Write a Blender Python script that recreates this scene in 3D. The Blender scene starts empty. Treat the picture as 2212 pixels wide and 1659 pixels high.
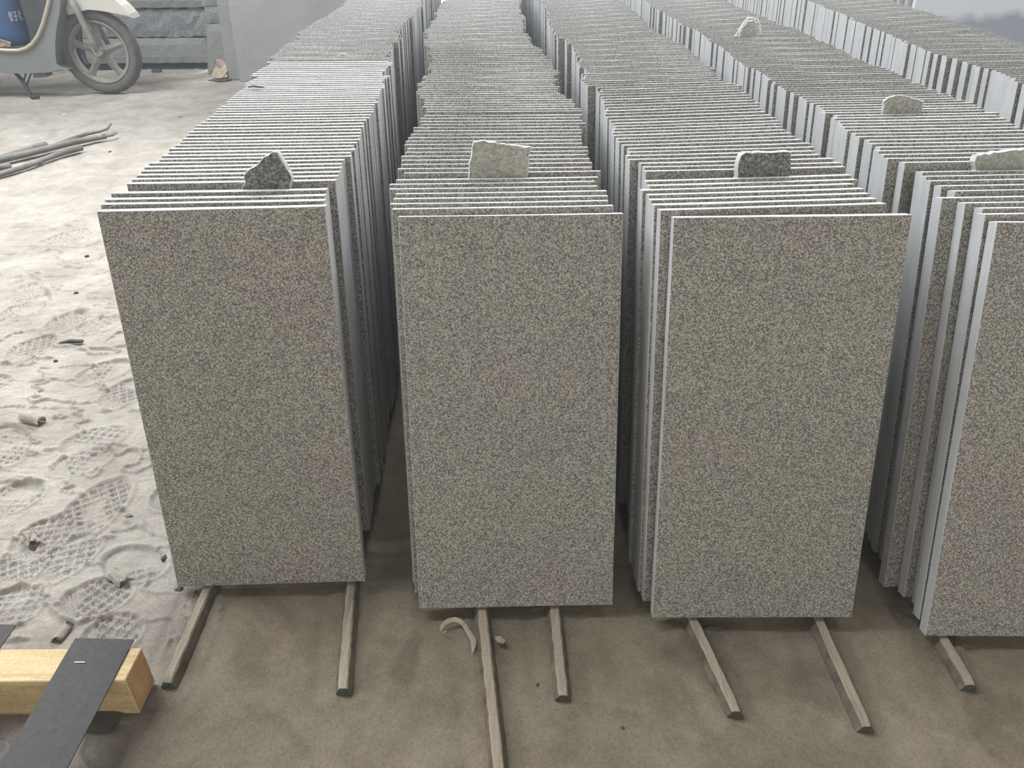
import bpy, bmesh, math, random
import numpy as np
from mathutils import Vector, Matrix
PI = math.pi
random.seed(11)
sc = bpy.context.scene
C = sc.collection
R = math.radians

# ------------------------------------------------------------------ camera
cam_d = bpy.data.cameras.new('camera')
cam = bpy.data.objects.new('camera', cam_d); C.objects.link(cam); sc.camera = cam
cam_d.sensor_fit = 'HORIZONTAL'; cam_d.sensor_width = 36.0
cam_d.lens = 1640.0 / 2212.0 * 36.0
cam_d.clip_start = 0.02; cam_d.clip_end = 100
pit, rol = R(32.5), R(-0.5)
fw = Vector((0, math.cos(pit), -math.sin(pit)))
r0 = Vector((1, 0, 0)); u0 = r0.cross(fw)
rr = r0 * math.cos(rol) + u0 * math.sin(rol); uu = -r0 * math.sin(rol) + u0 * math.cos(rol)
m = Matrix((rr, uu, -fw)).transposed().to_4x4()
m.translation = Vector((0, 0, 0.9425))
cam.matrix_world = m

# ------------------------------------------------------------------ light: overcast daylight in a shed
w = bpy.data.worlds.new('world'); sc.world = w; w.use_nodes = True
bg = w.node_tree.nodes['Background']
bg.inputs[0].default_value = (1.0, 0.955, 0.865, 1); bg.inputs[1].default_value = 0.70
def area(name, loc, size, energy, col, target):
    l = bpy.data.lights.new(name, 'AREA'); l.shape = 'RECTANGLE'
    l.size, l.size_y = size; l.energy = energy; l.color = col
    o = bpy.data.objects.new(name, l); C.objects.link(o); o.location = loc
    d = Vector(target) - Vector(loc)
    o.rotation_euler = d.to_track_quat('-Z', 'Y').to_euler()
    o['kind'] = 'helper'
    return o
area('high_rear_window', (1.5, 9.5, 6.2), (7.0, 2.4), 1500, (0.96, 0.98, 1.0), (-0.2, 2.0, 0))
area('roof_skylight', (-3.2, 2.5, 4.8), (2.4, 4.2), 320, (0.90, 0.95, 1.0), (0.8, 2.3, 0))
sc.view_settings.view_transform = 'Standard'; sc.view_settings.look = 'None'
sc.view_settings.exposure = 0.92; sc.view_settings.gamma = 1.0
sc.view_settings.use_curve_mapping = False

# ------------------------------------------------------------------ helpers
def tag(o, label=None, cat=None, group=None, kind=None):
    if label: o['label'] = label
    if cat: o['category'] = cat
    if group: o['group'] = group
    if kind: o['kind'] = kind
    return o
def link_mesh(name, me, mats, parent=None):
    if not isinstance(mats, (list, tuple)): mats = [mats]
    for mm in mats: me.materials.append(mm)
    o = bpy.data.objects.new(name, me); C.objects.link(o)
    if parent is not None: o.parent = parent
    return o
def from_bm(name, bm, mats, parent=None, smooth=False):
    me = bpy.data.meshes.new(name); bmesh.ops.recalc_face_normals(bm, faces=bm.faces)
    bm.to_mesh(me); bm.free()
    if smooth:
        for p in me.polygons: p.use_smooth = True
    return link_mesh(name, me, mats, parent)
def empty(name, loc=(0, 0, 0), rz=0, label=None, cat=None, group=None):
    o = bpy.data.objects.new(name, None); C.objects.link(o); o.location = loc; o.rotation_euler = (0, 0, rz)
    return tag(o, label, cat, group)
def add_box(bm, lo, hi, mat=0):
    vs = [bm.verts.new((x, y, z)) for x in (lo[0], hi[0]) for y in (lo[1], hi[1]) for z in (lo[2], hi[2])]
    for f in ((0,1,3,2),(4,6,7,5),(0,4,5,1),(2,3,7,6),(0,2,6,4),(1,5,7,3)):
        fc = bm.faces.new([vs[i] for i in f]); fc.material_index = mat
    return vs
def prism_bm(bm, pts, y0, y1, bev=0.0):
    """outline in the x-z plane, thickness along y"""
    a = [bm.verts.new((x, y0, z)) for x, z in pts]; b = [bm.verts.new((x, y1, z)) for x, z in pts]
    n = len(pts)
    bm.faces.new(a); bm.faces.new(list(reversed(b)))
    for i in range(n): bm.faces.new((a[i], b[i], b[(i+1) % n], a[(i+1) % n]))
    if bev:
        bmesh.ops.bevel(bm, geom=bm.edges[:], offset=bev, segments=2, affect='EDGES', profile=0.5)
def tube(bm, pts, rad, seg=8, flat=1.0, caps=True, up=Vector((0, 0, 1))):
    pts = [Vector(p) for p in pts]; rings = []
    for i, p in enumerate(pts):
        d = (pts[min(i+1, len(pts)-1)] - pts[max(i-1, 0)]).normalized()
        s = d.cross(up)
        if s.length < 1e-4: s = d.cross(Vector((1, 0, 0)))
        s.normalize(); t = s.cross(d).normalized()
        r = rad[i] if isinstance(rad, (list, tuple)) else rad
        rings.append([bm.verts.new(p + s * math.cos(2*PI*k/seg) * r + t * math.sin(2*PI*k/seg) * r * flat) for k in range(seg)])
    for a, b in zip(rings, rings[1:]):
        for k in range(seg): bm.faces.new((a[k], a[(k+1) % seg], b[(k+1) % seg], b[k]))
    if caps: bm.faces.new(rings[0]); bm.faces.new(list(reversed(rings[-1])))
def lathe_y(bm, prof, n=48, cx=0, cz=0, closed=True):
    """profile (radius, y) swept round the y axis through (cx, cz)"""
    rings = []
    for k in range(n):
        a = 2*PI*k/n
        rings.append([bm.verts.new((cx + r*math.cos(a), y, cz + r*math.sin(a))) for r, y in prof])
    m_ = len(prof)
    for k in range(n):
        A, B = rings[k], rings[(k+1) % n]
        for j in range(m_ if closed else m_-1):
            bm.faces.new((A[j], A[(j+1) % m_], B[(j+1) % m_], B[j]))

# ------------------------------------------------------------------ materials
class NT:
    def __init__(s, name):
        s.m = bpy.data.materials.new(name); s.m.use_nodes = True; s.t = s.m.node_tree; s.n = s.t.nodes; s.l = s.t.links
        s.b = s.n['Principled BSDF']; s.out = s.n['Material Output']
    def node(s, t, **k):
        x = s.n.new(t)
        for a, v in k.items(): setattr(x, a, v)
        return x
    def link(s, a, b): s.l.new(a, b)
    def coord(s, spread=0.0, attr=None, scale=None):
        tc = s.node('ShaderNodeTexCoord'); v = tc.outputs['Object']
        if spread:
            oi = s.node('ShaderNodeObjectInfo'); mu = s.node('ShaderNodeMath', operation='MULTIPLY'); mu.inputs[1].default_value = spread
            s.link(oi.outputs['Random'], mu.inputs[0]); src = mu.outputs[0]
            if attr:
                at = s.node('ShaderNodeAttribute', attribute_name=attr); ma = s.node('ShaderNodeMath', operation='MULTIPLY_ADD')
                ma.inputs[1].default_value = spread; s.link(at.outputs['Fac'], ma.inputs[0]); s.link(src, ma.inputs[2]); src = ma.outputs[0]
            ad = s.node('ShaderNodeVectorMath', operation='ADD'); s.link(v, ad.inputs[0])
            cb = s.node('ShaderNodeCombineXYZ'); s.link(src, cb.inputs[0]); s.link(src, cb.inputs[1]); s.link(src, cb.inputs[2]); s.link(cb.outputs[0], ad.inputs[1]); v = ad.outputs[0]
        if scale:
            mp = s.node('ShaderNodeMapping'); mp.inputs['Scale'].default_value = scale; s.link(v, mp.inputs[0]); v = mp.outputs[0]
        return v
    def noise(s, v, scale, detail=2.0, rough=0.5, dist=0.0):
        x = s.node('ShaderNodeTexNoise'); x.inputs['Scale'].default_value = scale; x.inputs['Detail'].default_value = detail
        x.inputs['Roughness'].default_value = rough; x.inputs['Distortion'].default_value = dist; s.link(v, x.inputs['Vector']); return x.outputs['Fac']
    def vor(s, v, scale, feature='F1'):
        x = s.node('ShaderNodeTexVoronoi', feature=feature); x.inputs['Scale'].default_value = scale; s.link(v, x.inputs['Vector']); return x
    def ramp(s, f, stops, interp='LINEAR'):
        x = s.node('ShaderNodeValToRGB'); e = x.color_ramp; e.interpolation = interp
        while len(e.elements) < len(stops): e.elements.new(0.5)
        for el, (p, c) in zip(e.elements, stops):
            el.position = p; el.color = (c, c, c, 1) if isinstance(c, (int, float)) else (*c, 1)
        s.link(f, x.inputs[0]); return x.outputs[0]
    def mix(s, a, b, f, mode='MIX'):
        x = s.node('ShaderNodeMix', data_type='RGBA', blend_type=mode)
        for i, v in ((0, f), (6, a), (7, b)):
            if isinstance(v, (int, float)): x.inputs[i].default_value = v
            elif isinstance(v, tuple): x.inputs[i].default_value = (*v, 1)
            else: s.link(v, x.inputs[i])
        return x.outputs[2]
    def bump(s, h, dist, strength=1.0, prev=None):
        x = s.node('ShaderNodeBump'); x.inputs['Distance'].default_value = dist; x.inputs['Strength'].default_value = strength
        s.link(h, x.inputs['Height'])
        if prev is not None: s.link(prev, x.inputs['Normal'])
        s.link(x.outputs[0], s.b.inputs['Normal']); return x.outputs[0]
    def fin(s, col=None, rough=0.7, spec=0.3, metal=0.0):
        if col is not None:
            if isinstance(col, tuple): s.b.inputs['Base Color'].default_value = (*col, 1)
            else: s.link(col, s.b.inputs['Base Color'])
        if isinstance(rough, (int, float)): s.b.inputs['Roughness'].default_value = rough
        else: s.link(rough, s.b.inputs['Roughness'])
        s.b.inputs['Specular IOR Level'].default_value = spec; s.b.inputs['Metallic'].default_value = metal
        return s.m

def granite(name, dark, mid, light, tint, scale=1.0, spread=40.0, contrast=1.0, rough=0.55, spec=0.35):
    t = NT(name); v = t.coord(spread, 'seed')
    n0 = t.node('ShaderNodeTexNoise'); n0.inputs['Scale'].default_value = 500*scale; t.link(v, n0.inputs['Vector'])
    wv = t.node('ShaderNodeVectorMath', operation='MULTIPLY_ADD'); wv.inputs[1].default_value = (.0022/scale,)*3; t.link(n0.outputs['Color'], wv.inputs[0]); t.link(v, wv.inputs[2])
    g1 = t.vor(wv.outputs[0], 430*scale); s1 = t.node('ShaderNodeSeparateColor'); t.link(g1.outputs['Color'], s1.inputs[0])
    n1 = t.noise(v, 300*scale, 4.0, 0.7)
    mm = t.node('ShaderNodeMath', operation='MULTIPLY_ADD'); mm.inputs[1].default_value = 0.42; t.link(s1.outputs[0], mm.inputs[0])
    ml = t.node('ShaderNodeMath', operation='MULTIPLY'); ml.inputs[1].default_value = 0.58; t.link(n1, ml.inputs[0]); t.link(ml.outputs[0], mm.inputs[2])
    c = t.ramp(mm.outputs[0], [(0.5-0.20*contrast, dark), (0.5, mid), (0.5+0.20*contrast, light)])
    sp = t.vor(wv.outputs[0], 190*scale); spk = t.ramp(sp.outputs['Distance'], [(0.13, 1.0), (0.22, 0.0)])
    c = t.mix(c, tuple(x*0.4 for x in dark), t.mix((0, 0, 0), spk, 0.7))
    sp2 = t.vor(wv.outputs[0], 120*scale); lk = t.ramp(sp2.outputs['Distance'], [(0.07, 1.0), (0.12, 0.0)])
    c = t.mix(c, tuple(min(1, x*1.6) for x in light), t.mix((0, 0, 0), lk, 0.55))
    cl = t.noise(v, 4.5, 3.0, 0.55); cm = t.ramp(cl, [(0.36, 0.0), (0.66, 1.0)])
    c = t.mix(c, t.mix(c, tint, 1.0, 'MULTIPLY'), cm)
    t.bump(n1, 0.0006, 0.5)
    return t.fin(c, rough, spec)
M = {}
M['granite'] = granite('granite_face', (0.095, 0.094, 0.083), (0.215, 0.213, 0.188), (0.40, 0.396, 0.35), (1.02, 0.955, 0.985), 1.6, contrast=0.75)
M['granite_dark'] = granite('granite_dark_broken', (0.04, 0.043, 0.04), (0.10, 0.103, 0.096), (0.22, 0.226, 0.21), (1.05, 1.0, 0.95), 0.9)
M['granite_pale'] = granite('granite_pale_offcut', (0.22, 0.21, 0.165), (0.29, 0.28, 0.225), (0.38, 0.37, 0.31), (0.84, 0.86, 0.93), 0.6, contrast=1.2)
def sawn(name, col, k=1.0):
    t = NT(name); v = t.coord(40.0, 'seed')
    n = t.noise(v, 520, 2.0, 0.6); st = t.node('ShaderNodeMapping'); st.inputs['Scale'].default_value = (60, 900, 6); t.link(v, st.inputs[0])
    n3 = t.noise(st.outputs[0], 1.0, 2.0, 0.6); n4 = t.noise(v, 9, 3.0, 0.6)
    c = t.mix(tuple(x*0.80 for x in col), tuple(min(1, x*1.16) for x in col), n)
    c = t.mix(c, t.ramp(n3, [(0.35, 0.86), (0.65, 1.08)]), 0.7, 'MULTIPLY')
    c = t.mix(c, t.ramp(n4, [(0.35, 0.88), (0.65, 1.08)]), 0.8, 'MULTIPLY')
    t.bump(n, 0.0005, 0.4)
    return t.fin(c, 0.42, 0.5)
M['sawn'] = sawn('granite_sawn_edge', (0.40, 0.403, 0.405))
def simple(name, col, var=0.15, scale=60, rough=0.8, spec=0.25, bump=0.0, metal=0.0, detail=3, stretch=None):
    t = NT(name); v = t.coord(0, None, stretch)
    n = t.noise(v, scale, detail, 0.6)
    c = t.mix(tuple(x*(1-var) for x in col), tuple(min(1, x*(1+var)) for x in col), t.ramp(n, [(0.3, 0.0), (0.7, 1.0)]))
    if bump: t.bump(n, bump, 0.6)
    return t.fin(c, rough, spec, metal)
def wood(name, c1, c2, sx=(3, 60, 60), rough=0.75):
    t = NT(name); v = t.coord(0, None, sx)
    n = t.noise(v, 1.6, 4, 0.6, 0.8); n2 = t.noise(t.coord(), 240, 2, 0.5)
    c = t.mix(c1, c2, t.ramp(n, [(0.3, 0.0), (0.7, 1.0)])); c = t.mix(c, t.ramp(n2, [(0.3, 0.82), (0.7, 1.1)]), 0.8, 'MULTIPLY')
    t.bump(n2, 0.0006, 0.5)
    return t.fin(c, rough, 0.25)
ROWS = {
 'A': ([0, 4, 52], 8547,
   '-5391,-5492,-5521,-5557,-5503,-5515,-5526,-5535,-5569,-5566,-5491,-5531,-5496,-5557,-5534,-5522,-5554,-5572,-5603,-5588,-5625,-5603,-5584,-5582,-5574,-5608,-5644,-5637,-5600,-5673,-5663,-5667,-5680,-5704,-5700,-5671,-5693,-5738,-5791,-5778,-5749,-5709,-5906,-5947,-5910,-5916,-5900,-5854,-5862,-5986,-6037,-6031,-6214,-6198,-6156,-6207,-6168,-6190,-6244,-6229,-6238,-6302,-6305,-6285,-6156,-6216,-6196,-6136,-6297,-6327,-6328,-6289,-6396,-6491,-6464,-6429,-6438,-6384,-6390,-6496,-6443,-6413,-6441,-6485,-6426,-6461,-6448,-6416,-6409,-6309,-6372,-6307,-6365,-6323,-6400,-6398,-6362,-6363,-6349,-6389,-6344,-6375,-6383,-6356,-6358,-6347,-6270,-6351,-6445,-6465,-6444,-6455,-6443,-6491,-6531,-6500,-6517,-6485,-6487,-6504,-6506,-6510,-6547,-6525,-6549,-6497,-6594,-6567,-6587,-6533,-6594,-6604,-6592,-6586,-6646,-6638,-6674,-6602,-6608,-6713,-6660,-6658,-6662,-6601,-6700,-6666,-6702,-6676,-6685,-6688,-6653,-6755,-6678,-6790,-6733,-6770,-6722,-6757,-6706,-6754,-6774,-6802,-6785,-6794,-6755,-6766,-6804,-6885,-6788,-6858,-6848,-6824,-6864,-6810,-6837,-6901,-6848,-6901,-6877,-6897,-6884,-6870,-6865,-6921,-6902,-6907,-6953,-6900',
   '275,196,267,445,205,205,206,207,207,207,207,208,208,207,208,215,229,228,228,226,224,222,221,218,216,213,212,210,209,207,206,206,205,206,207,207,210,211,215,218,222,226,232,238,243,251,258,266,275,194,201,212,210,208,208,207,211,208,211,210,209,207,208,207,210,211,207,206,209,208,208,210,210,208,209,208,211,210,211,211,208,209,209,210,209,209,207,211,209,211,210,208,210,209,211,209,208,211,208,208,207,207,210,209,209,207,208,207,208,210,209,210,208,208,210,210,207,207,205,205,208,206,207,208,208,208,208,207,206,204,207,208,206,207,207,206,205,207,209,209,206,204,205,205,205,206,206,206,206,206,205,205,209,205,204,206,209,205,208,208,208,207,205,208,206,205,206,206,206,202,204,203,202,204,202,206,203,204,206,204,204,205,203,204,206,204,203',
   '13,15,17,15,14,13,13,15,14,15,15,13,12,12,12,10,12,10,11,11,12,14,9,10,13,9,9,9,9,6,7,7,9,5,4,5,1,4,5,2,2,1,1,-2,1,-2,-3,-1,-3,-5,-3,-5,-5,-7,-8,-6,-5,-8,-7,-7,-8,-9,-8,-9,-10,-9,-9,-10,-10,-14,-11,-12,-15,-10,-12,-14,-14,-14,-14,-16,-15,-15,-15,-15,-17,-17,-16,-18,-17,-19,-17,-18,-18,-19,-20,-21,-20,-21,-22,-21,-20,-20,-20,-20,-22,-22,-23,-23,-20,-22,-22,-20,-21,-24,-22,-25,-23,-27,-26,-26,-22,-27,-24,-24,-26,-25,-23,-26,-27,-25,-26,-28,-27,-27,-29,-29,-29,-30,-28,-28,-32,-30,-29,-31,-30,-30,-32,-30,-33,-29,-31,-32,-32,-32,-28,-31,-31,-30,-32,-29,-33,-29,-31,-30,-30,-29,-31,-29,-30,-30,-30,-29,-29,-28,-29,-32,-30,-29,-31,-32,-33,-28,-31,-30,-31,-29,-28,-32',
   '110,109,109,109,104,103,102,101,100,99,98,97,95,94,93,92,90,89,88,86,85,84,82,81,80,79,77,76,75,74,73,72,70,69,68,67,66,64,63,62,61,59,58,57,55,54,53,51,50,48,88,87,86,85,85,85,84,84,83,83,82,82,81,81,80,80,80,79,79,78,78,77,77,76,76,75,75,75,74,74,73,73,72,72,71,71,70,70,70,69,69,68,68,67,67,66,66,65,65,65,64,64,63,63,62,62,61,61,60,60,60,59,59,58,58,57,57,56,56,56,56,55,55,55,55,54,54,54,54,54,53,53,53,53,53,52,52,52,52,51,51,51,51,51,50,50,50,50,50,49,49,49,49,48,48,48,48,48,47,47,47,47,47,46,46,46,46,45,45,45,45,45,45,45,45,45,45,45,45,45,45,45,45,45,45,45,45,45'),
 'B': ([0, 8, 25, 60], 8058,
   '-1468,-1568,-1621,-1609,-1601,-1711,-1732,-1665,-1610,-1740,-1705,-1732,-1757,-1719,-1711,-1778,-1782,-1765,-1748,-1726,-1748,-1630,-1673,-1696,-1644,-1625,-1644,-1751,-1717,-1750,-1750,-1868,-1886,-1962,-2008,-1988,-1927,-2046,-2068,-1997,-1929,-2015,-2013,-1913,-1847,-1881,-1977,-1979,-1977,-1991,-1968,-1972,-2063,-2017,-2138,-2199,-2143,-2144,-2221,-2299,-2408,-2377,-2446,-2439,-2477,-2511,-2393,-2429,-2537,-2476,-2464,-2635,-2578,-2630,-2598,-2621,-2510,-2524,-2581,-2546,-2566,-2497,-2594,-2610,-2590,-2481,-2537,-2466,-2483,-2481,-2534,-2519,-2661,-2649,-2679,-2583,-2619,-2605,-2594,-2624,-2662,-2653,-2609,-2646,-2641,-2637,-2638,-2609,-2645,-2532,-2546,-2626,-2535,-2523,-2550,-2531,-2548,-2561,-2590,-2607,-2538,-2559,-2579,-2639,-2643,-2571,-2626,-2622,-2589,-2690,-2621,-2640,-2669,-2641,-2668,-2687,-2644,-2708,-2678,-2745,-2727,-2768,-2715,-2766,-2696,-2733,-2770,-2765,-2745,-2707,-2734,-2799,-2759,-2769,-2792,-2794,-2830,-2762,-2841,-2842,-2829,-2831,-2828,-2847,-2887,-2842,-2854,-2869,-2873,-2898,-2907,-2890,-2870,-2964,-2894,-2906,-2961,-2921,-2974,-2944,-2957,-2971,-2958,-2965,-3012,-2946,-3046,-2943,-3011,-3043,-3016,-3087,-3056,-3032,-3005,-3012,-3075,-3056,-3130,-3055,-3092,-3141,-3064,-3100,-3141,-3063,-3111,-3144,-3144,-3182,-3243,-3136,-3165,-3166,-3177,-3172,-3226,-3207,-3265,-3230,-3193,-3212,-3195,-3252,-3235,-3244,-3281,-3215,-3196,-3256,-3287,-3291,-3305,-3242,-3268,-3292,-3270,-3307,-3295,-3319,-3301,-3307,-3349,-3326,-3294,-3399,-3304,-3392,-3376,-3404,-3372',
   '320,210,216,216,218,213,210,335,228,229,229,228,229,230,229,229,230,230,230,230,230,230,230,228,303,204,205,206,205,206,206,206,213,216,214,211,209,208,206,206,207,209,211,215,219,224,231,238,245,252,259,266,270,275,275,275,269,261,245,212,214,214,211,213,211,213,214,213,214,214,215,214,213,212,211,211,211,211,210,215,214,212,211,209,210,211,210,212,210,208,210,211,208,211,211,211,209,211,210,210,208,213,208,209,208,209,211,212,208,210,211,212,208,212,208,212,208,209,211,209,208,210,206,207,207,209,210,207,208,209,206,208,210,210,209,208,205,207,208,210,205,208,207,207,207,210,210,208,208,208,209,208,206,210,209,206,208,208,206,206,210,209,208,207,209,210,209,210,207,207,207,209,207,209,207,210,207,207,207,209,208,210,208,207,207,208,207,210,209,207,206,208,206,207,208,207,209,206,208,208,209,210,208,210,207,206,209,209,210,206,210,206,209,207,207,208,206,208,209,209,208,207,209,208,207,208,206,209,206,206,207,208,207,207,208,210,206,206,206,206,206,205,208,206,209,204,205,207,205,205',
   '9,12,11,9,10,11,12,10,3,-1,2,0,0,-2,-2,0,-1,-2,-3,-5,-5,-6,-6,-7,-9,-7,-9,-9,-10,-10,-11,-11,-12,-14,-15,-14,-13,-16,-17,-14,-19,-18,-19,-19,-20,-19,-20,-21,-24,-21,-23,-24,-24,-25,-26,-26,-28,-29,-30,-27,-29,-29,-28,-27,-30,-29,-29,-31,-30,-27,-30,-28,-29,-28,-29,-31,-32,-29,-30,-31,-31,-33,-32,-32,-34,-34,-33,-35,-32,-32,-33,-33,-36,-33,-33,-33,-33,-34,-32,-34,-34,-33,-36,-36,-34,-37,-36,-34,-37,-37,-38,-37,-34,-36,-35,-39,-39,-38,-35,-35,-39,-39,-36,-37,-36,-36,-38,-37,-38,-36,-38,-40,-36,-35,-37,-38,-39,-37,-39,-37,-37,-38,-41,-38,-40,-40,-39,-38,-39,-38,-41,-38,-37,-39,-40,-39,-38,-40,-40,-42,-38,-38,-40,-37,-40,-39,-42,-41,-40,-39,-39,-41,-41,-40,-40,-40,-39,-39,-42,-38,-40,-40,-40,-39,-39,-42,-39,-41,-40,-40,-42,-40,-40,-41,-38,-40,-40,-38,-40,-40,-42,-39,-39,-38,-41,-39,-38,-39,-40,-42,-40,-41,-42,-39,-40,-40,-38,-41,-43,-43,-39,-40,-41,-43,-41,-41,-40,-41,-41,-40,-41,-40,-44,-42,-39,-40,-41,-40,-41,-40,-38,-41,-40,-41,-41,-42,-41,-41,-40,-40,-40',
   '161,149,148,146,144,142,141,140,143,141,140,138,136,135,133,132,130,128,127,125,124,122,120,119,117,116,115,114,113,112,111,110,109,108,107,106,105,104,103,102,101,100,99,98,97,96,96,95,94,93,92,91,90,89,88,87,86,85,84,83,82,82,81,80,80,79,79,78,77,77,76,75,75,74,74,73,72,72,71,70,70,69,68,68,68,67,67,66,66,66,65,65,65,64,64,64,63,63,63,62,62,61,61,61,60,60,60,59,59,59,58,58,58,57,57,56,56,56,55,55,55,55,55,54,54,54,54,54,54,53,53,53,53,53,53,52,52,52,52,52,52,51,51,51,51,51,51,50,50,50,50,50,50,49,49,49,49,49,49,48,48,48,48,48,48,47,47,47,47,47,47,46,46,46,46,46,46,45,45,45,45,45,45,44,44,44,44,44,44,43,43,43,43,43,43,42,42,42,42,42,42,41,41,41,41,41,41,41,40,40,40,40,40,40,39,39,39,39,39,39,38,38,38,38,38,38,37,37,37,37,37,37,36,36,36,36,36,36,35,35,35,35,35,35,35,35,35,35,35,35,35'),
 'C': ([0, 8, 54], 7846,
   '2111,2021,1970,1964,1965,1909,2031,2029,2063,2080,2065,1926,1921,1990,2013,1961,1909,1918,1881,1890,1933,1968,1974,1947,1911,1901,1937,1998,1966,1961,1996,1978,1944,1961,2042,1960,1770,1751,1726,1702,1777,1807,1766,1923,1882,1875,1743,1770,1765,1766,1817,1858,1888,1784,1829,1768,1792,1777,1783,1769,1808,1786,1803,1656,1653,1674,1659,1673,1465,1535,1472,1386,1418,1421,1439,1377,1393,1384,1395,1354,1353,1409,1425,1357,1408,1343,1376,1400,1383,1432,1359,1407,1451,1369,1440,1425,1402,1408,1411,1333,1348,1403,1331,1344,1344,1308,1305,1330,1368,1318,1303,1294,1252,1339,1314,1282,1305,1308,1298,1246,1246,1253,1238,1261,1302,1235,1207,1273,1246,1275,1201,1176,1210,1217,1157,1214,1155,1193,1157,1189,1224,1168,1167,1119,1108,1169,1083,1113,1107,1105,1034,1035,1088,1067,1122,1001,1064,1034,1058,1002,979,1002,1000,1021,1039,968,921,966,1067,971,954,949,941,906,938,946,919,929,859,862,926,949,860,872,927,860,898,836,876,840,877,792,802,844,873,779,833,794,830,810,788,726,758,765,787,738,747,763,735,755,761,662,712,681,706,729,664,701,675,694,701,671,651,611,661,631,610,615,611,620,602,579,563,594,624,559,499,568,587,534,541,495,541,549,510,532,525,497,477,472,474,448,494,444,472',
   '319,202,202,203,201,202,203,467,203,203,205,205,206,206,207,207,207,208,207,208,208,208,227,244,245,245,244,243,241,239,237,238,235,232,228,224,221,217,213,210,206,204,202,203,202,203,201,202,201,202,202,201,202,202,202,203,202,202,202,202,208,215,215,212,215,210,214,211,211,213,213,214,212,213,213,210,214,213,211,210,212,215,212,211,213,211,214,212,209,210,211,210,209,212,211,212,209,210,208,210,210,207,212,209,208,212,211,212,209,208,208,210,209,211,212,211,210,209,211,210,210,210,211,208,206,210,207,208,210,206,205,210,208,208,209,208,208,209,209,206,205,208,208,207,208,210,206,209,206,207,208,207,207,207,207,207,206,208,208,206,209,206,207,209,208,208,210,209,208,207,208,208,208,207,209,210,207,209,206,207,208,207,209,209,209,207,210,208,210,208,209,209,207,206,208,206,210,210,208,208,208,210,206,208,210,208,208,205,210,206,207,209,207,206,209,207,209,209,207,208,209,206,209,210,208,206,207,206,208,210,207,209,209,207,209,209,208,210,206,207,209,209,210,208,210,205,206,206,207,207,205,206,206,206',
   '-11,34,34,35,36,38,37,39,26,27,32,35,36,39,43,49,48,52,53,55,56,55,61,58,60,58,60,59,59,57,56,56,58,55,54,52,52,52,53,53,52,52,53,54,53,53,53,53,50,50,51,51,52,48,51,51,50,50,51,51,50,50,50,51,50,51,49,49,48,49,50,48,49,49,48,50,47,50,50,50,48,47,46,49,49,48,48,49,47,46,46,46,46,45,47,46,48,47,48,45,45,45,47,50,46,46,46,46,47,46,45,43,46,47,45,44,45,45,46,45,46,44,44,47,43,43,47,44,46,41,45,44,44,44,40,42,44,47,42,46,44,44,42,43,42,41,44,41,42,43,41,40,42,42,44,40,42,42,41,41,41,40,39,42,39,39,42,40,40,39,39,38,38,42,39,37,39,41,39,40,39,38,39,39,40,41,40,43,39,42,40,42,41,37,40,41,40,38,39,40,41,39,40,39,38,39,42,41,40,40,41,40,39,40,41,39,41,38,39,39,41,39,39,40,40,39,39,39,41,40,41,43,41,41,40,43,40,40,42,40,40,41,42,40,41,39,39,41,40,40,41,40,42,39,39',
   '140,128,127,127,126,125,125,124,126,126,125,124,123,123,122,121,120,118,117,116,115,114,113,112,111,111,110,110,109,109,108,108,107,106,105,104,103,103,102,101,100,99,99,98,97,96,96,95,94,94,93,92,91,91,90,89,88,88,87,86,85,85,84,83,82,82,81,81,80,79,79,78,78,77,76,76,75,74,74,73,73,72,71,71,70,70,69,68,68,67,67,67,66,66,66,65,65,65,64,64,64,63,63,62,62,62,61,61,61,60,60,60,59,59,59,58,58,57,57,57,56,56,56,55,55,55,55,54,54,54,54,54,54,53,53,53,53,53,53,52,52,52,52,52,52,52,51,51,51,51,51,51,50,50,50,50,50,50,49,49,49,49,49,49,48,48,48,48,48,48,47,47,47,47,47,47,46,46,46,46,46,46,45,45,45,45,45,45,44,44,44,44,44,44,43,43,43,43,43,43,42,42,42,42,42,42,41,41,41,41,41,41,40,40,40,40,40,40,39,39,39,39,39,39,38,38,38,38,38,38,37,37,37,37,37,37,36,36,36,36,36,36,36,35,35,35,35,35,35,35,35,35,35,35,35'),
 'D': ([0, 10, 25], 7466,
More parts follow.
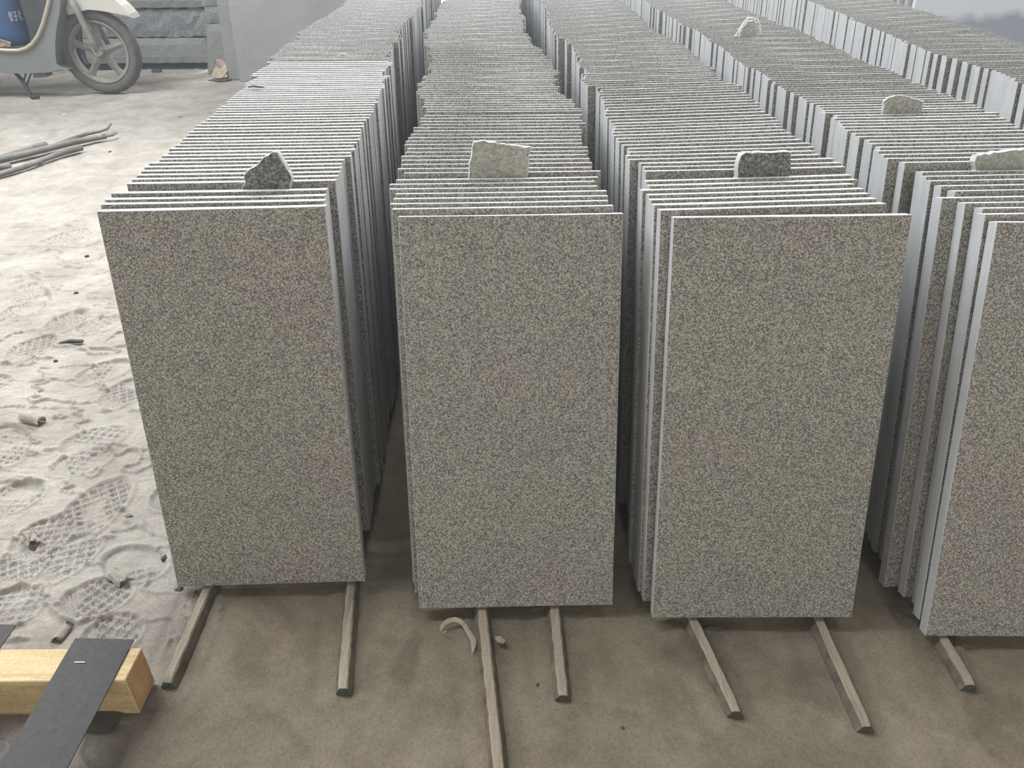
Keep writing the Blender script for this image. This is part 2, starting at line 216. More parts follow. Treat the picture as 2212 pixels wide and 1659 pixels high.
   '6103,6144,6229,6102,5883,6203,6106,6060,6094,6121,5993,5817,5844,5841,5941,5890,5921,5838,5852,5789,5810,5842,5863,5857,5969,5838,5904,5930,5951,5916,5851,5896,5908,5807,5858,5776,5794,5786,5709,5792,5693,5796,5799,5808,5772,5772,5727,5645,5620,5632,5639,5602,5556,5591,5633,5635,5674,5660,5605,5667,5672,5673,5628,5653,5582,5577,5565,5682,5657,5637,5637,5667,5616,5676,5654,5653,5627,5520,5514,5411,5350,5436,5461,5444,5401,5401,5479,5457,5416,5403,5370,5392,5337,5342,5361,5403,5262,5310,5303,5327,5292,5211,5268,5173,5293,5244,5260,5292,5267,5244,5322,5289,5258,5299,5265,5217,5237,5229,5243,5237,5221,5217,5187,5226,5194,5187,5175,5216,5164,5177,5160,5135,5167,5147,5136,5095,5146,5105,5090,5107,5100,5084,5083,5088,5039,5079,5008,5039,5061,5083,5001,5067,4989,5056,4966,5009,5015,5051,4998,5019,4992,4933,4984,4970,4960,4938,4918,4932,4936,4969,4892,4933,4936,4885,4843,4913,4870,4893,4869,4891,4855,4810,4833,4845,4906,4837,4851,4818,4790,4789,4748,4773,4823,4755,4772,4762,4735,4711,4725,4723,4746,4733,4671,4722,4696,4761,4680,4696,4717,4683,4698,4626,4650,4641,4666,4639,4602,4581,4647,4653,4655,4631,4608,4593,4577,4589,4632,4567,4577,4541,4550,4485,4557,4540,4504,4533,4483,4468,4462,4478,4419,4492,4424,4438,4446,4487,4468,4435,4410,4456,4461,4403,4339,4385,4442,4418,4409',
   '295,230,210,212,287,231,230,210,210,514,214,215,215,215,215,215,216,216,216,216,216,217,217,196,196,196,196,196,196,196,196,196,196,202,216,216,219,220,220,216,219,218,220,217,219,220,216,221,216,218,218,217,215,211,214,211,215,213,213,214,211,215,215,213,214,212,212,214,213,212,215,215,213,211,213,211,213,215,215,213,215,211,213,214,215,215,215,211,213,212,210,209,212,211,209,208,208,210,212,210,210,211,212,210,208,211,210,209,212,211,209,209,212,212,209,210,211,209,210,209,210,213,210,210,211,210,209,209,206,209,208,207,208,206,209,210,206,209,210,208,208,209,206,208,210,206,208,206,208,207,208,207,208,210,207,208,208,208,205,209,206,208,206,207,209,208,208,207,208,208,206,209,209,206,207,208,207,209,208,210,208,207,210,208,207,207,209,207,206,210,207,208,208,206,211,210,209,208,206,208,208,210,207,206,209,208,210,208,209,206,210,206,208,208,210,209,207,207,209,207,208,208,210,210,209,206,210,206,206,207,208,210,208,208,205,208,208,209,209,209,209,209,207,210,208,208,207,204,205,208,204,208,205,206,204,205',
   '-12,17,17,17,17,20,17,20,21,18,18,15,21,18,20,18,19,18,20,20,19,20,18,20,20,24,24,24,25,30,26,30,30,31,28,32,31,30,33,31,33,32,34,34,33,33,34,34,34,38,36,36,36,36,38,38,37,37,38,38,39,39,41,40,41,40,39,40,42,43,43,44,44,44,45,44,46,45,45,45,48,43,44,45,46,45,47,43,47,44,44,46,45,45,45,45,46,46,44,44,47,47,46,46,45,48,44,45,44,47,44,46,43,43,46,46,46,45,45,45,44,45,47,45,43,45,44,44,45,44,44,47,47,45,47,44,45,47,45,46,42,45,45,45,43,44,46,46,46,46,46,45,45,44,45,44,44,45,42,44,44,46,46,45,45,44,46,46,44,45,46,46,45,47,46,45,45,44,44,45,47,47,45,45,44,46,45,46,45,45,44,48,46,45,44,46,46,44,45,48,45,45,46,47,45,45,45,45,47,46,42,46,46,46,45,45,46,44,43,45,44,47,45,47,43,44,46,43,44,43,46,43,45,43,46,46,45,44,46,46,46,47,47,45,45,44,45,45,44,45,47,44,44,45,44,46,45',
   '162,155,154,153,151,150,148,147,146,145,127,126,124,122,120,118,116,115,113,111,109,107,104,102,104,105,106,107,108,109,110,111,112,113,113,112,111,110,108,107,106,105,104,103,102,100,99,98,97,96,95,93,92,91,91,90,90,89,88,88,87,86,86,85,84,84,83,82,82,81,80,80,79,78,78,77,76,76,75,74,74,73,72,72,71,70,70,69,68,68,67,67,67,66,66,66,65,65,64,64,64,63,63,62,62,62,61,61,61,60,60,59,59,59,58,58,57,57,57,56,56,56,55,55,54,54,54,54,54,53,53,53,53,53,53,52,52,52,52,52,52,51,51,51,51,51,51,51,50,50,50,50,50,50,49,49,49,49,49,49,49,48,48,48,48,48,48,47,47,47,47,47,47,46,46,46,46,46,46,46,45,45,45,45,45,45,44,44,44,44,44,44,43,43,43,43,43,43,43,42,42,42,42,42,42,41,41,41,41,41,41,41,40,40,40,40,40,40,39,39,39,39,39,39,38,38,38,38,38,38,38,37,37,37,37,37,37,36,36,36,36,36,36,35,35,35,35,35,35,35,35,35,35,35,35,35,35'),
 'E': ([0], 14491,
   '11030,11009,11031,11001,11005,10942,11059,10964,10997,11137,11126,11142,11153,11160,11097,11007,11034,10930,11011,10884,10972,10834,10907,10811,10717,10819,10785,10819,10855,10831,10877,10792,10789,10936,10896,10912,10896,10885,10973,10975,10929,11014,10967,10974,11031,10967,10992,10931,11013,11076,11072,11068,11039,11066,11056,11198,11256,11166,11188,11281,11285,11289,11256,11307,11240,11265,11253,11272,11258,11262,11282,11396,11459,11427,11409,11368,11407,11397,11400,11430,11343,11366,11327,11359,11302,11332,11364,11340,11338,11332,11321,11268,11298,11249,11317,11273,11270,11243,11250,11240,11217,11274,11238,11240,11251,11195,11166,11232,11187,11209,11163,11150,11204,11180,11189,11166,11128,11155,11106,11093,11181,11141,11110,11097,11160,11128,11105,11056,11048,11033,11064,11104,11031,11064,11008,11026,11015,11026,11032,10998,10994,10979,11037,10979,10995,10922,10986,10929,10951,10957,10933,10913,10951,10925,10913,10891,10869,10833,10921,10869,10865,10902,10906,10851,10814,10866,10871,10866,10843,10816,10846,10840,10785,10733,10743,10807,10781,10756,10740,10789,10749,10759,10657,10738,10731,10726,10714,10717,10705,10677,10692,10677,10699,10681,10629,10659,10649,10641,10603,10650,10597,10616,10623,10601,10578,10621,10589,10612,10595,10606,10577,10530,10549,10556,10495,10568,10516,10469,10516,10531,10502,10531,10466,10481,10459',
   '220,217,220,218,216,220,216,218,216,217,218,216,220,217,218,220,219,220,218,217,216,212,214,215,216,214,215,214,216,213,213,215,211,214,215,214,214,213,214,214,211,212,212,213,214,212,213,213,213,215,213,215,213,215,214,213,213,209,211,208,210,210,211,209,212,209,210,209,211,212,210,213,209,208,209,208,211,211,210,209,211,209,209,212,210,211,209,211,210,210,209,210,212,210,207,208,207,208,206,208,207,208,210,210,210,208,209,207,206,205,210,206,209,207,208,206,207,207,206,209,207,208,209,209,209,209,207,205,207,206,210,207,206,206,207,210,208,208,210,205,208,209,209,208,210,207,208,209,207,206,208,209,207,208,207,208,208,209,210,206,208,210,207,208,209,208,208,208,210,206,207,206,207,208,209,206,206,208,209,208,207,209,210,206,208,209,209,206,208,210,207,209,208,206,210,206,210,208,208,209,208,208,208,208,209,206,207,206,207,208,206,207,209,208,206,204,207,206,206,205,208,208,207,206',
   '31,28,31,30,29,32,32,31,31,30,32,31,32,32,32,30,32,32,33,31,33,32,32,34,33,31,32,31,31,32,32,34,33,30,32,32,33,33,33,33,32,35,33,35,33,34,32,35,34,33,34,34,32,33,33,35,34,33,33,34,32,34,36,33,33,33,35,34,37,35,34,34,36,36,35,37,36,35,35,34,35,35,37,36,35,35,36,36,35,36,34,35,36,35,36,36,35,36,34,36,35,35,36,37,35,35,37,34,36,34,33,36,35,34,32,36,35,34,35,34,34,34,36,35,37,34,34,37,33,37,34,36,34,37,37,36,35,35,36,38,35,34,37,35,36,35,35,35,35,33,34,34,36,35,35,33,35,37,35,36,35,34,36,35,34,35,35,36,36,33,36,34,35,36,34,34,36,35,34,37,36,36,36,36,35,36,36,34,36,35,34,35,32,33,33,36,36,36,36,37,35,34,34,35,34,34,34,35,34,35,35,37,35,33,35,35,34,31,36,35,34,35,37,37,34',
   '117,116,115,113,112,111,110,109,108,107,105,104,103,102,101,100,99,97,96,95,94,93,92,92,91,90,89,89,88,87,87,86,85,85,84,83,83,82,81,80,80,79,78,78,77,76,76,75,74,74,73,72,72,71,70,69,69,68,68,67,67,67,66,66,65,65,65,64,64,63,63,63,62,62,62,61,61,60,60,60,59,59,58,58,58,57,57,57,56,56,55,55,55,54,54,54,54,53,53,53,53,53,53,53,52,52,52,52,52,52,51,51,51,51,51,51,50,50,50,50,50,50,50,49,49,49,49,49,49,48,48,48,48,48,48,48,47,47,47,47,47,47,46,46,46,46,46,46,45,45,45,45,45,45,45,44,44,44,44,44,44,43,43,43,43,43,43,42,42,42,42,42,42,42,41,41,41,41,41,41,40,40,40,40,40,40,40,39,39,39,39,39,39,38,38,38,38,38,38,37,37,37,37,37,37,37,36,36,36,36,36,36,35,35,35,35,35,35,35,35,35,35,35,35,35'),
}
# ------------------------------------------------------------------ floor
def vnoise(x, y, seed):
    xi = np.floor(x).astype(np.int64); yi = np.floor(y).astype(np.int64); xf = x-xi; yf = y-yi
    def h(a, b):
        n = (a*374761393 + b*668265263 + seed*1442695041) & 0x7fffffff
        n = ((n ^ (n >> 13)) * 1274126177) & 0x7fffffff
        return ((n ^ (n >> 16)) & 0xffff) / 65535.0
    u = xf*xf*(3-2*xf); v_ = yf*yf*(3-2*yf)
    return (h(xi, yi)*(1-u)+h(xi+1, yi)*u)*(1-v_) + (h(xi, yi+1)*(1-u)+h(xi+1, yi+1)*u)*v_
def fbm(x, y, f, o, seed, g=0.5):
    s = 0*x; a = 1.0; t_ = 0
    for k in range(o): s = s + a*vnoise(x*f+17.3*k, y*f-9.1*k, seed+k); t_ += a; a *= g; f *= 2.03
    return s/t_ - 0.5
def sstep(a, b, x):
    t_ = np.clip((x-a)/(b-a), 0, 1); return t_*t_*(3-2*t_)
#        centre end points of each shoe print (world metres), half width, kind
PRINTS = [(-.790, .965, -.758, 1.150, .050), (-.795, .880, -.738, 1.000, .044), (-1.43, 2.05, -1.30, 1.86, .05), (-1.372, 1.80, -1.325, 1.94, .046),
          (-1.235, 1.60, -1.185, 1.73, .045), (-1.205, 1.74, -1.175, 1.87, .043), (-1.13, 1.74, -1.06, 1.84, .044), (-.905, 1.39, -.860, 1.53, .046),
          (-.91, 1.17, -.815, 1.24, .044), (-.70, .945, -.585, .905, .040), (-1.10, 1.33, -1.0, 1.20, .046), (-.725, .835, -.62, .865, .042),
          (-.655, .755, -.575, .795, .042), (-.83, .79, -.77, .87, .046), (-.85, .87, -.825, .97, .040), (-.93, 1.24, -.82, 1.31, .044),
          (-.86, .94, -.805, 1.04, .043), (-.98, 1.06, -.90, 1.13, .045), (-1.02, 1.50, -.93, 1.60, .045), (-1.30, 1.45, -1.18, 1.52, .05), (-.93, .80, -.88, .90, .045),
          (-1.55, 2.3, -1.45, 2.5, .05), (-1.2, 2.2, -1.1, 2.05, .05), (-1.0, 1.9, -1.06, 2.08, .048), (-.72, 1.22, -.66, 1.34, .044), (-.66, 1.06, -.61, 1.16, .042)]
RAILS = [(-.495, .855, -.4935, .683), (-.269, .863, -.2415, .671), (-.055, .805, -.0145, .500), (.062, .808, .0672, .657),
         (.267, .783, .3015, .630), (.466, .779, .4695, .606), (.641, .745, .6395, .668)]
def floor_h(x, y):
    left = 1-sstep(-.62, -.48, x + 0.03*fbm(x, y, 6, 2, 3)*2)
    d = y
    h = 0.004*fbm(x, y, 2.2, 3, 1)
    h = h + left*(0.0065*fbm(x, y*1.6, 9, 4, 21, .55) + 0.0065*np.abs(fbm(x*.8, y*2.0, 26, 3, 31))) + (1-left)*0.0022*fbm(x, y, 14, 4, 41, .6)
    rd = np.abs(fbm(x+0.3*y, y*2.4, 7, 3, 51)); h = h + left*0.006*np.exp(-(rd/0.016)**2)
    for i, (x0, y0, x1, y1, hw) in enumerate(PRINTS):
        cx, cy = (x0+x1)/2, (y0+y1)/2; L_ = math.hypot(x1-x0, y1-y0)/2; a = math.atan2(y1-y0, x1-x0)
        sel = (np.abs(x-cx) < .2) & (np.abs(y-cy) < .2)
        if not sel.any(): continue
        X = x[sel]-cx; Y = y[sel]-cy; u = X*math.cos(a)+Y*math.sin(a); v_ = -X*math.sin(a)+Y*math.cos(a)
        q = np.sqrt((u/L_)**2+(v_/hw)**2); inside = 1-sstep(.90, 1.0, q)
        wear = sstep(-.25, .05, fbm(x[sel], y[sel], 18, 2, 70+i)+0.05)
        p = 0.0235
        A = (u+v_*1.1)/p; B = (u-v_*1.1)/p; fa = np.abs(A-np.floor(A)-.5); fb_ = np.abs(B-np.floor(B)-.5)
        line = np.maximum(sstep(.33, .40, fa), sstep(.33, .40, fb_)); inner = ((np.maximum(fa, fb_) < .22) & (np.maximum(fa, fb_) > .13))*0.6
        lug = np.maximum(line, inner)
        zz = 0.5+0.5*np.sin((u + 0.004*np.abs(((v_*90) % 2)-1))*2*PI/0.0062)
        pat = np.where(u < -L_*.45, zz, lug)
        dh = inside*(-0.0055 + 0.0056*pat*wear) + 0.0026*np.exp(-((q-1.08)/.07)**2)
        hh = h[sel]; h[sel] = hh*(1-inside*.75) + dh
    for x0, y0, x1, y1 in RAILS:      # dust swept up against the battens
        t_ = np.clip((y-y1)/(y0-y1), 0, 1); xr = x1+(x0-x1)*t_
        dd = np.abs(x-xr); yy = np.maximum(y1-y, 0)*(y < y1)
        dist = np.sqrt(np.maximum(dd-.013, 0)**2+yy**2)
        h = h + 0.0045*np.exp(-(dist/.010)**2)*(.5+fbm(x, y, 40, 2, 91)*1.6)*(y < y0+.4) - 0.002*np.exp(-((dist-.028)/.008)**2)*(y < y0)
        h = np.where((dd < .013) & (y > y1-.01), np.minimum(h, 0.002), h)
    # crumbs and scuffs round the battens
        h = h + 0.0030*np.maximum(fbm(x, y, 120, 2, 95)-.05, 0)*6*np.exp(-((dist-.016)/.012)**2)*(y < y0+.1)*(1-sstep(-.1, .15, fbm(x, y, 9, 2, 96+int(abs(x0)*50))))
    sc1 = np.abs(fbm(x*1.0+y*.2, y*.35, 60, 2, 97)); h = h - (1-left)*0.0010*np.exp(-(sc1/.02)**2)*sstep(.05, .2, fbm(x, y, 5, 2, 98))
    h = h - 0.0045*sstep(-.56, -.50, x)*(1-sstep(.95, 1.15, y))
    return h - 0.001
def lines(*seg):
    o = []
    for a, b, s in seg: o += list(np.arange(a, b-1e-9, s))
    return np.array(o+[seg[-1][1]])
gx = lines((-12, -3.5, .7), (-3.5, -1.6, .04), (-1.6, -.42, .0026), (-.42, 1.3, .0075), (1.3, 3, .1), (3, 9, .75))
gy = lines((-2, .4, .3), (.4, 1.75, .0028), (1.75, 2.6, .006), (2.6, 4.2, .014), (4.2, 6, .05), (6, 14, .8))
GX, GY = np.meshgrid(gx, gy); GZ = floor_h(GX.ravel(), GY.ravel()).reshape(GX.shape)
nx, ny = len(gx), len(gy)
me = bpy.data.meshes.new('floor')
co = np.stack([GX, GY, GZ], -1).reshape(-1, 3).astype(np.float32)
ii = (np.arange(ny-1)[:, None]*nx+np.arange(nx-1)[None, :]).ravel()
fc = np.stack([ii, ii+1, ii+1+nx, ii+nx], -1).astype(np.int32)
me.vertices.add(len(co)); me.vertices.foreach_set('co', co.ravel())
me.loops.add(fc.size); me.loops.foreach_set('vertex_index', fc.ravel())
me.polygons.add(len(fc)); me.polygons.foreach_set('loop_start', np.arange(0, fc.size, 4, dtype=np.int32))
me.polygons.foreach_set('loop_total', np.full(len(fc), 4, np.int32))
me.polygons.foreach_set('use_smooth', np.ones(len(fc), bool))
me.update()
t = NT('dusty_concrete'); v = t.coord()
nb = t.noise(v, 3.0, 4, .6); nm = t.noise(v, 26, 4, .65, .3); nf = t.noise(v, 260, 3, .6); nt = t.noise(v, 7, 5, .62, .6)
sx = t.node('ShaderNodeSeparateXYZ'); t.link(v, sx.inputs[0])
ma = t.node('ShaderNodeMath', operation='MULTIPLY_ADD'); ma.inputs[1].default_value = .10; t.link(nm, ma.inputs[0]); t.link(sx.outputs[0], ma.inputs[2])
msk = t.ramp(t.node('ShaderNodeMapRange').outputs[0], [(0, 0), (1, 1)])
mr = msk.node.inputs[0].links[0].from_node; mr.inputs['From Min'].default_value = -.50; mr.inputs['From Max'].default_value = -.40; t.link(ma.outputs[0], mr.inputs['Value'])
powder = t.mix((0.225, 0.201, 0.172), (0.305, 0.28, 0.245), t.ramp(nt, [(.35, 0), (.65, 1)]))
conc_shaded = t.mix((0.135, 0.112, 0.079), (0.195, 0.165, 0.121), t.ramp(nt, [(.32, 0), (.68, 1)]))  # concrete's own brown, with some of the slabs' shade put into it
conc_shaded = t.mix(conc_shaded, (0.30, 0.22, 0.165), t.ramp(nb, [(.55, 0), (.75, .45)]))
nd = t.noise(v, 4.3, 3, .6, .8); conc_shaded = t.mix(conc_shaded, (.088, .073, .052), t.ramp(nd, [(.56, 0), (.66, .55)]))
c = t.mix(powder, conc_shaded, msk); c = t.mix(c, t.ramp(nf, [(.3, .80), (.7, 1.16)]), .9, 'MULTIPLY')
c = t.mix(c, t.ramp(nm, [(.32, .86), (.68, 1.08)]), .8, 'MULTIPLY')
b1 = t.bump(nm, .0035, .6); t.bump(nf, .0012, .7, b1)
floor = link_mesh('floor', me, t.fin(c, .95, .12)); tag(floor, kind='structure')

M['roof'] = simple('unseen_roof_sheet', (.06, .06, .065), .1, 6, .8)
bm = bmesh.new(); pr = []  # unseen roof, added to keep overhead light out of the slab gaps
for i in range(241):
    x = -9+18*i/240; z = 7.6+.04*math.cos(i*PI/2)
    pr.append((bm.verts.new((x, -7, z)), bm.verts.new((x, 12.5, z))))
for A, B in zip(pr, pr[1:]): bm.faces.new((A[0], B[0], B[1], A[1]))
bmesh.ops.solidify(bm, geom=bm.faces[:], thickness=.02)
tag(from_bm('unseen_ceiling', bm, M['roof']), kind='structure')

# ------------------------------------------------------------------ granite slabs
T = 0.0187
def slab_geo(W, H, seed, var=0.0005):
    """front face on y = 0, thickness towards +y, base on z = 0; x from 0 to W; sawn edges slightly uneven"""
    rnd = random.Random(seed); b = 0.0006; n = 7
    def ring(inset, y):
        rn = random.Random(seed*7+(1 if y < T/2 else 2)); pts = []
        for i in range(4): pts.append((inset+(W-2*inset)*i/4, inset + (0 if i == 0 else rn.uniform(0, var))))
        for i in range(n): pts.append((W-inset-(0 if i == 0 else rn.uniform(0, var)), inset+(H-2*inset)*i/n))
        for i in range(4): pts.append((W-inset-(W-2*inset)*i/4, H-inset-(0 if i == 0 else rn.uniform(0, var))))
        for i in range(n): pts.append((inset+(0 if i == 0 else rn.uniform(0, var)), H-inset-(H-2*inset)*i/n))
        return [(x, y, z) for x, z in pts]
    rings = [ring(b, 0), ring(0, b), ring(0, T-b), ring(b, T)]
    vs = [p for r_ in rings for p in r_]; k = len(rings[0]); fs = [list(range(k))]; ms = [0]
    for a in range(3):
        for i in range(k):
            fs.append([a*k+i, (a+1)*k+i, (a+1)*k+(i+1) % k, a*k+(i+1) % k]); ms.append(1)
    fs.append([3*k+i for i in reversed(range(k))]); ms.append(0)
    return vs, fs, ms
def slab_mesh(W, H, seed):
    vs, fs, ms = slab_geo(W, H, seed); me = bpy.data.meshes.new('granite_tile'); me.from_pydata(vs, [], fs)
    me.polygons.foreach_set('material_index', ms); me.materials.append(M['granite']); me.materials.append(M['sawn']); me.update()
    bm = bmesh.new(); bm.from_mesh(me); bmesh.ops.recalc_face_normals(bm, faces=bm.faces); bm.to_mesh(me); bm.free()
    return me
HR = {'A': .5945, 'B': .595, 'C': .6, 'D': .602, 'E': .6}
WR = {'A': .2995, 'B': .3, 'C': .3014, 'D': .3, 'E': .3}
MESH = {r: [slab_mesh(WR[r], HR[r], s+10*ord(r)) for s in range(4)] for r in 'ABCDE'}
def mat_of(x, y, rz, th, z=0.0175, roll=0.0):
    return Matrix.Translation((x, y, z)) @ Matrix.Rotation(rz, 4, 'Z') @ Matrix.Rotation(-th, 4, 'X') @ Matrix.Rotation(-roll, 4, 'Y')
ONES = 'zeroth first second third fourth fifth sixth seventh eighth ninth tenth eleventh twelfth thirteenth fourteenth fifteenth sixteenth seventeenth eighteenth nineteenth'.split()
TENS = {2: ('twenty', 'twentieth'), 3: ('thirty', 'thirtieth'), 4: ('forty', 'fortieth'), 5: ('fifty', 'fiftieth'), 6: ('sixty', 'sixtieth'), 7: ('seventy', 'seventieth'), 8: ('eighty', 'eightieth')}
def nth(n):
    if n < 20: return ONES[n]
    a, b_ = divmod(n, 10); return TENS[a][1] if b_ == 0 else TENS[a][0]+'-'+ONES[b_]
ROWN = {'A': 'leftmost row', 'B': 'second row from the left', 'C': 'third row from the left', 'D': 'fourth row from the left', 'E': 'fifth and rightmost row'}
FRONT = {'A': 'frontmost granite slab of the leftmost row, beside the pale dusty floor',
         'B': 'frontmost granite slab of the second row from the left, above the curled strap',
         'C': 'frontmost granite slab of the third row from the left, with faint purplish cast',
         'D': 'frontmost granite slab of the fourth row, face cut off by the right frame edge'}
LAND = {('A', 0): 'counting back from the front', ('A', 1): 'behind the dark pointed stone', ('A', 2): 'behind the torn white plastic',
        ('B', 0): 'counting back from the front', ('B', 1): 'behind the broad beige stone',
        ('C', 0): 'counting back from the front', ('C', 1): 'behind the dark squared stone',
        ('D', 0): 'counting back from the front', ('D', 1): 'behind the pale stone at the frame edge', ('D', 2): 'behind the small rough grey stone',
        ('E', 0): 'counting back from the right frame edge'}
SECT = {'A': [0, 4, 52], 'B': [0, 8], 'C': [0, 8], 'D': [0, 10, 25], 'E': [0]}
GRP = {r: 'granite slabs standing in the ' + ROWN[r] for r in ROWN}
TOP = {}
far_v, far_f, far_m, far_s = [], [], [], []
recs = []
for r, (st, y0, xs, dys, rzs, ths) in ROWS.items():
    X = np.array([int(s) for s in xs.split(',')])/1e4; Y = np.cumsum([y0]+[int(s) for s in dys.split(',')])/1e4
    RZ = np.radians(np.array([int(s) for s in rzs.split(',')])/10); TH = np.radians(np.array([int(s) for s in ths.split(',')])/10)
    for i in range(len(X)): recs.append((r, i, float(X[i]), float(Y[i]), float(RZ[i]), float(TH[i])))
near = sorted(recs, key=lambda q: q[3])[:300]; nearset = {(q[0], q[1]) for q in near}
for r, i, x, y, rz, th in recs:
    M4 = mat_of(x, y, rz, th, roll={('A', 0): R(.34), ('C', 0): R(.56)}.get((r, i), 0.0))
    TOP[(r, i)] = M4
    if (r, i) in nearset:
        o = bpy.data.objects.new('granite_tile', MESH[r][(i*7+3) % 4]); C.objects.link(o); o.matrix_world = M4
        s = max(k for k, a in enumerate(SECT[r]) if a <= i); n = i-SECT[r][s]+1
        if i == 0 and r in FRONT: lab = FRONT[r]
        else: lab = 'granite slab, %s %s, %s' % (nth(n), LAND[(r, s)], ROWN[r])
        tag(o, lab, 'stone slab', GRP[r], 'thing')
    else:
        vs, fs, ms = slab_geo(WR[r], HR[r], 3+i % 5)
        base = len(far_v); far_v += [tuple(M4 @ Vector(p)) for p in vs]; far_f += [[base+k for k in f] for f in fs]; far_m += ms
        far_s += [random.random()*3]*len(vs)
me = bpy.data.meshes.new('granite_slabs_far'); me.from_pydata(far_v, [], far_f); me.polygons.foreach_set('material_index', far_m)
at = me.attributes.new('seed', 'FLOAT', 'POINT'); at.data.foreach_set('value', far_s)
bm = bmesh.new(); bm.from_mesh(me); bmesh.ops.recalc_face_normals(bm, faces=bm.faces); bm.to_mesh(me); bm.free()
far = link_mesh('granite_tile_rows', me, [M['granite'], M['sawn']])
tag(far, 'far ends of the slab rows, hundreds of thin granite slabs packed edge to edge', 'stone slabs', kind='stuff')

# ------------------------------------------------------------------ wedge stones stuck between slabs
def chunk(name, outline, thick, i_key, zoff, mat, label, seed, rough=0.0015, yfront=0.0, leanx=0.0, sidemat=None):
    """broken flat stone; outline (x world, height above slab top edge); stands just behind slab i_key"""
    M4 = TOP[i_key]; r = i_key[0]; H = HR[r]
    bm = bmesh.new(); rnd = random.Random(seed); pts = []
    n = len(outline)
    for k in range(n):
        a = outline[k]; b_ = outline[(k+1) % n]; L_ = math.hypot(b_[0]-a[0], b_[1]-a[1]); q = max(1, int(L_/.006))
        for j in range(q):
            f = j/q; pts.append((a[0]+(b_[0]-a[0])*f+rnd.uniform(-rough, rough)*(j > 0), a[1]+(b_[1]-a[1])*f+rnd.uniform(-rough, rough)*(j > 0)))
    inv = M4.inverted(); layers = []
    for y, ins in ((0, .0012), (.0018, 0), (thick*.5, -.0006), (thick-.002, 0.0), (thick, .0015)):
        cx = sum(p[0] for p in pts)/len(pts); cz = sum(p[1] for p in pts)/len(pts); lay = []
        for px, pz in pts:
            d = math.hypot(px-cx, pz-cz); k_ = 1-ins/d; j = rnd.uniform(-rough, rough)*.5
            lay.append(bm.verts.new((px*k_+cx*(1-k_)+j, y, pz*k_+cz*(1-k_)+j)))
        layers.append(lay)
    for A, B in zip(layers, layers[1:]):
        for k in range(len(A)): bm.faces.new((A[k], B[k], B[(k+1) % len(A)], A[(k+1) % len(A)])).material_index = 1
    bm.faces.new(layers[0]); bm.faces.new(list(reversed(layers[-1])))
    o = from_bm(name, bm, [mat, sidemat or M['sawn']])
    # local frame: x world, follows slab lean; origin on the back top edge of the slab in front
    th = math.asin(max(-1, min(1, (M4 @ Vector((0, 0, 1)) - M4 @ Vector((0, 0, 0))).y)))
    x0 = (M4 @ Vector((0, T, H))); 
    xm = sum(p[0] for p in outline)/n; slope = ((M4 @ Vector((.3, T, H)))-x0)/.3
    org = x0 + slope*(xm-x0.x)
    rz = math.atan2(slope.y, slope.x)
    o.matrix_world = Matrix.Translation((xm, org.y+.0012+yfront, org.z)) @ Matrix.Rotation(rz, 4, 'Z') @ Matrix.Rotation(-th*0.9-leanx, 4, 'X') @ Matrix.Translation((-xm, 0, 0))
    tag(o, label, 'stone', 'stones wedged between the slabs')
    return o
D_ = -.03
chunk('wedge_stone', [(-.388, D_), (-.384, .001), (-.377, .010), (-.379, .019), (-.369, .028), (-.352, .038), (-.338, .047), (-.333, .051), (-.327, .051), (-.3165, .030), (-.311, .014), (-.314, .003), (-.318, D_)], .0185, ('A', 3), 0,
      M['granite_dark'], 'dark broken pointed stone wedged behind the front slabs of the leftmost row', 5, sidemat=M['sawn'])
chunk('wedge_stone', [(-.066, D_), (-.063, .001), (-.061, .022), (-.0565, .044), (-.054, .052), (-.039, .054), (-.017, .049), (.012, .0455), (.0315, .0445), (.026, .001), (.025, D_)], .013, ('B', 7), 0,
      M['granite_pale'], 'broad beige flat stone wedged upright in the second row', 6)
chunk('wedge_stone', [(.330, D_), (.331, .001), (.331, .022), (.334, .031), (.340, .0345), (.404, .0345), (.4085, .032), (.4115, .001), (.412, D_)], .016, ('C', 7), 0,
      M['granite_dark'], 'dark squared stone wedged upright in the third row', 7, rough=.0008)
chunk('wedge_stone', [(.697, D_), (.6985, .001), (.694, .012), (.697, .022), (.735, .026), (.768, .030), (.778, .012), (.779, D_)], .014, ('D', 9), 0,
      M['granite_pale'], 'pale wedged stone in the fourth row, at the right frame edge', 8)
chunk('wedge_stone', [(.686, D_), (.684, .001), (.682, .022), (.690, .029), (.711, .033), (.728, .030), (.741, .026), (.759, .022), (.757, .001), (.757, D_)], .006, ('D', 24), 0,
      M['granite_pale'], 'small rough grey stone wedged farther back in the fourth row', 9, yfront=-.002)

# ------------------------------------------------------------------ torn white strapping and scraps on the slabs
M['plastic'] = simple('white_strapping', (0.496, 0.496, 0.477), .08, 80, .5, .4)
M['dark_scrap'] = simple('dark_scrap', (0.031, 0.031, 0.043), .3, 80, .5, .4)
sg = TOP[('D', 68)]; z0 = (sg @ Vector((.0, 0, HR['D']))).z
yy = (sg @ Vector((.15, 0, HR['D']))).y
chunk('wedge_stone', [(.655, -.02), (.655, .006), (.661, .030), (.668, .040), (.690, .042), (.704, .026), (.708, .006), (.708, -.02)], .006, ('D', 68), 0,
      M['granite_pale'], 'small grey stone in white strapping, far back in the fourth row', 15, yfront=-.004)
ys = yy+.012
bm = bmesh.new()
tube(bm, [(.640, ys-.012, z0+.002), (.646, ys-.014, z0+.012), (.652, ys-.014, z0+.026), (.662, ys-.013, z0+.040), (.668, ys-.012, z0+.047), (.684, ys-.012, z0+.046), (.697, ys-.013, z0+.043), (.703, ys-.014, z0+.033), (.708, ys-.014, z0+.016), (.710, ys-.012, z0+.002)], .0026, 6, .7)
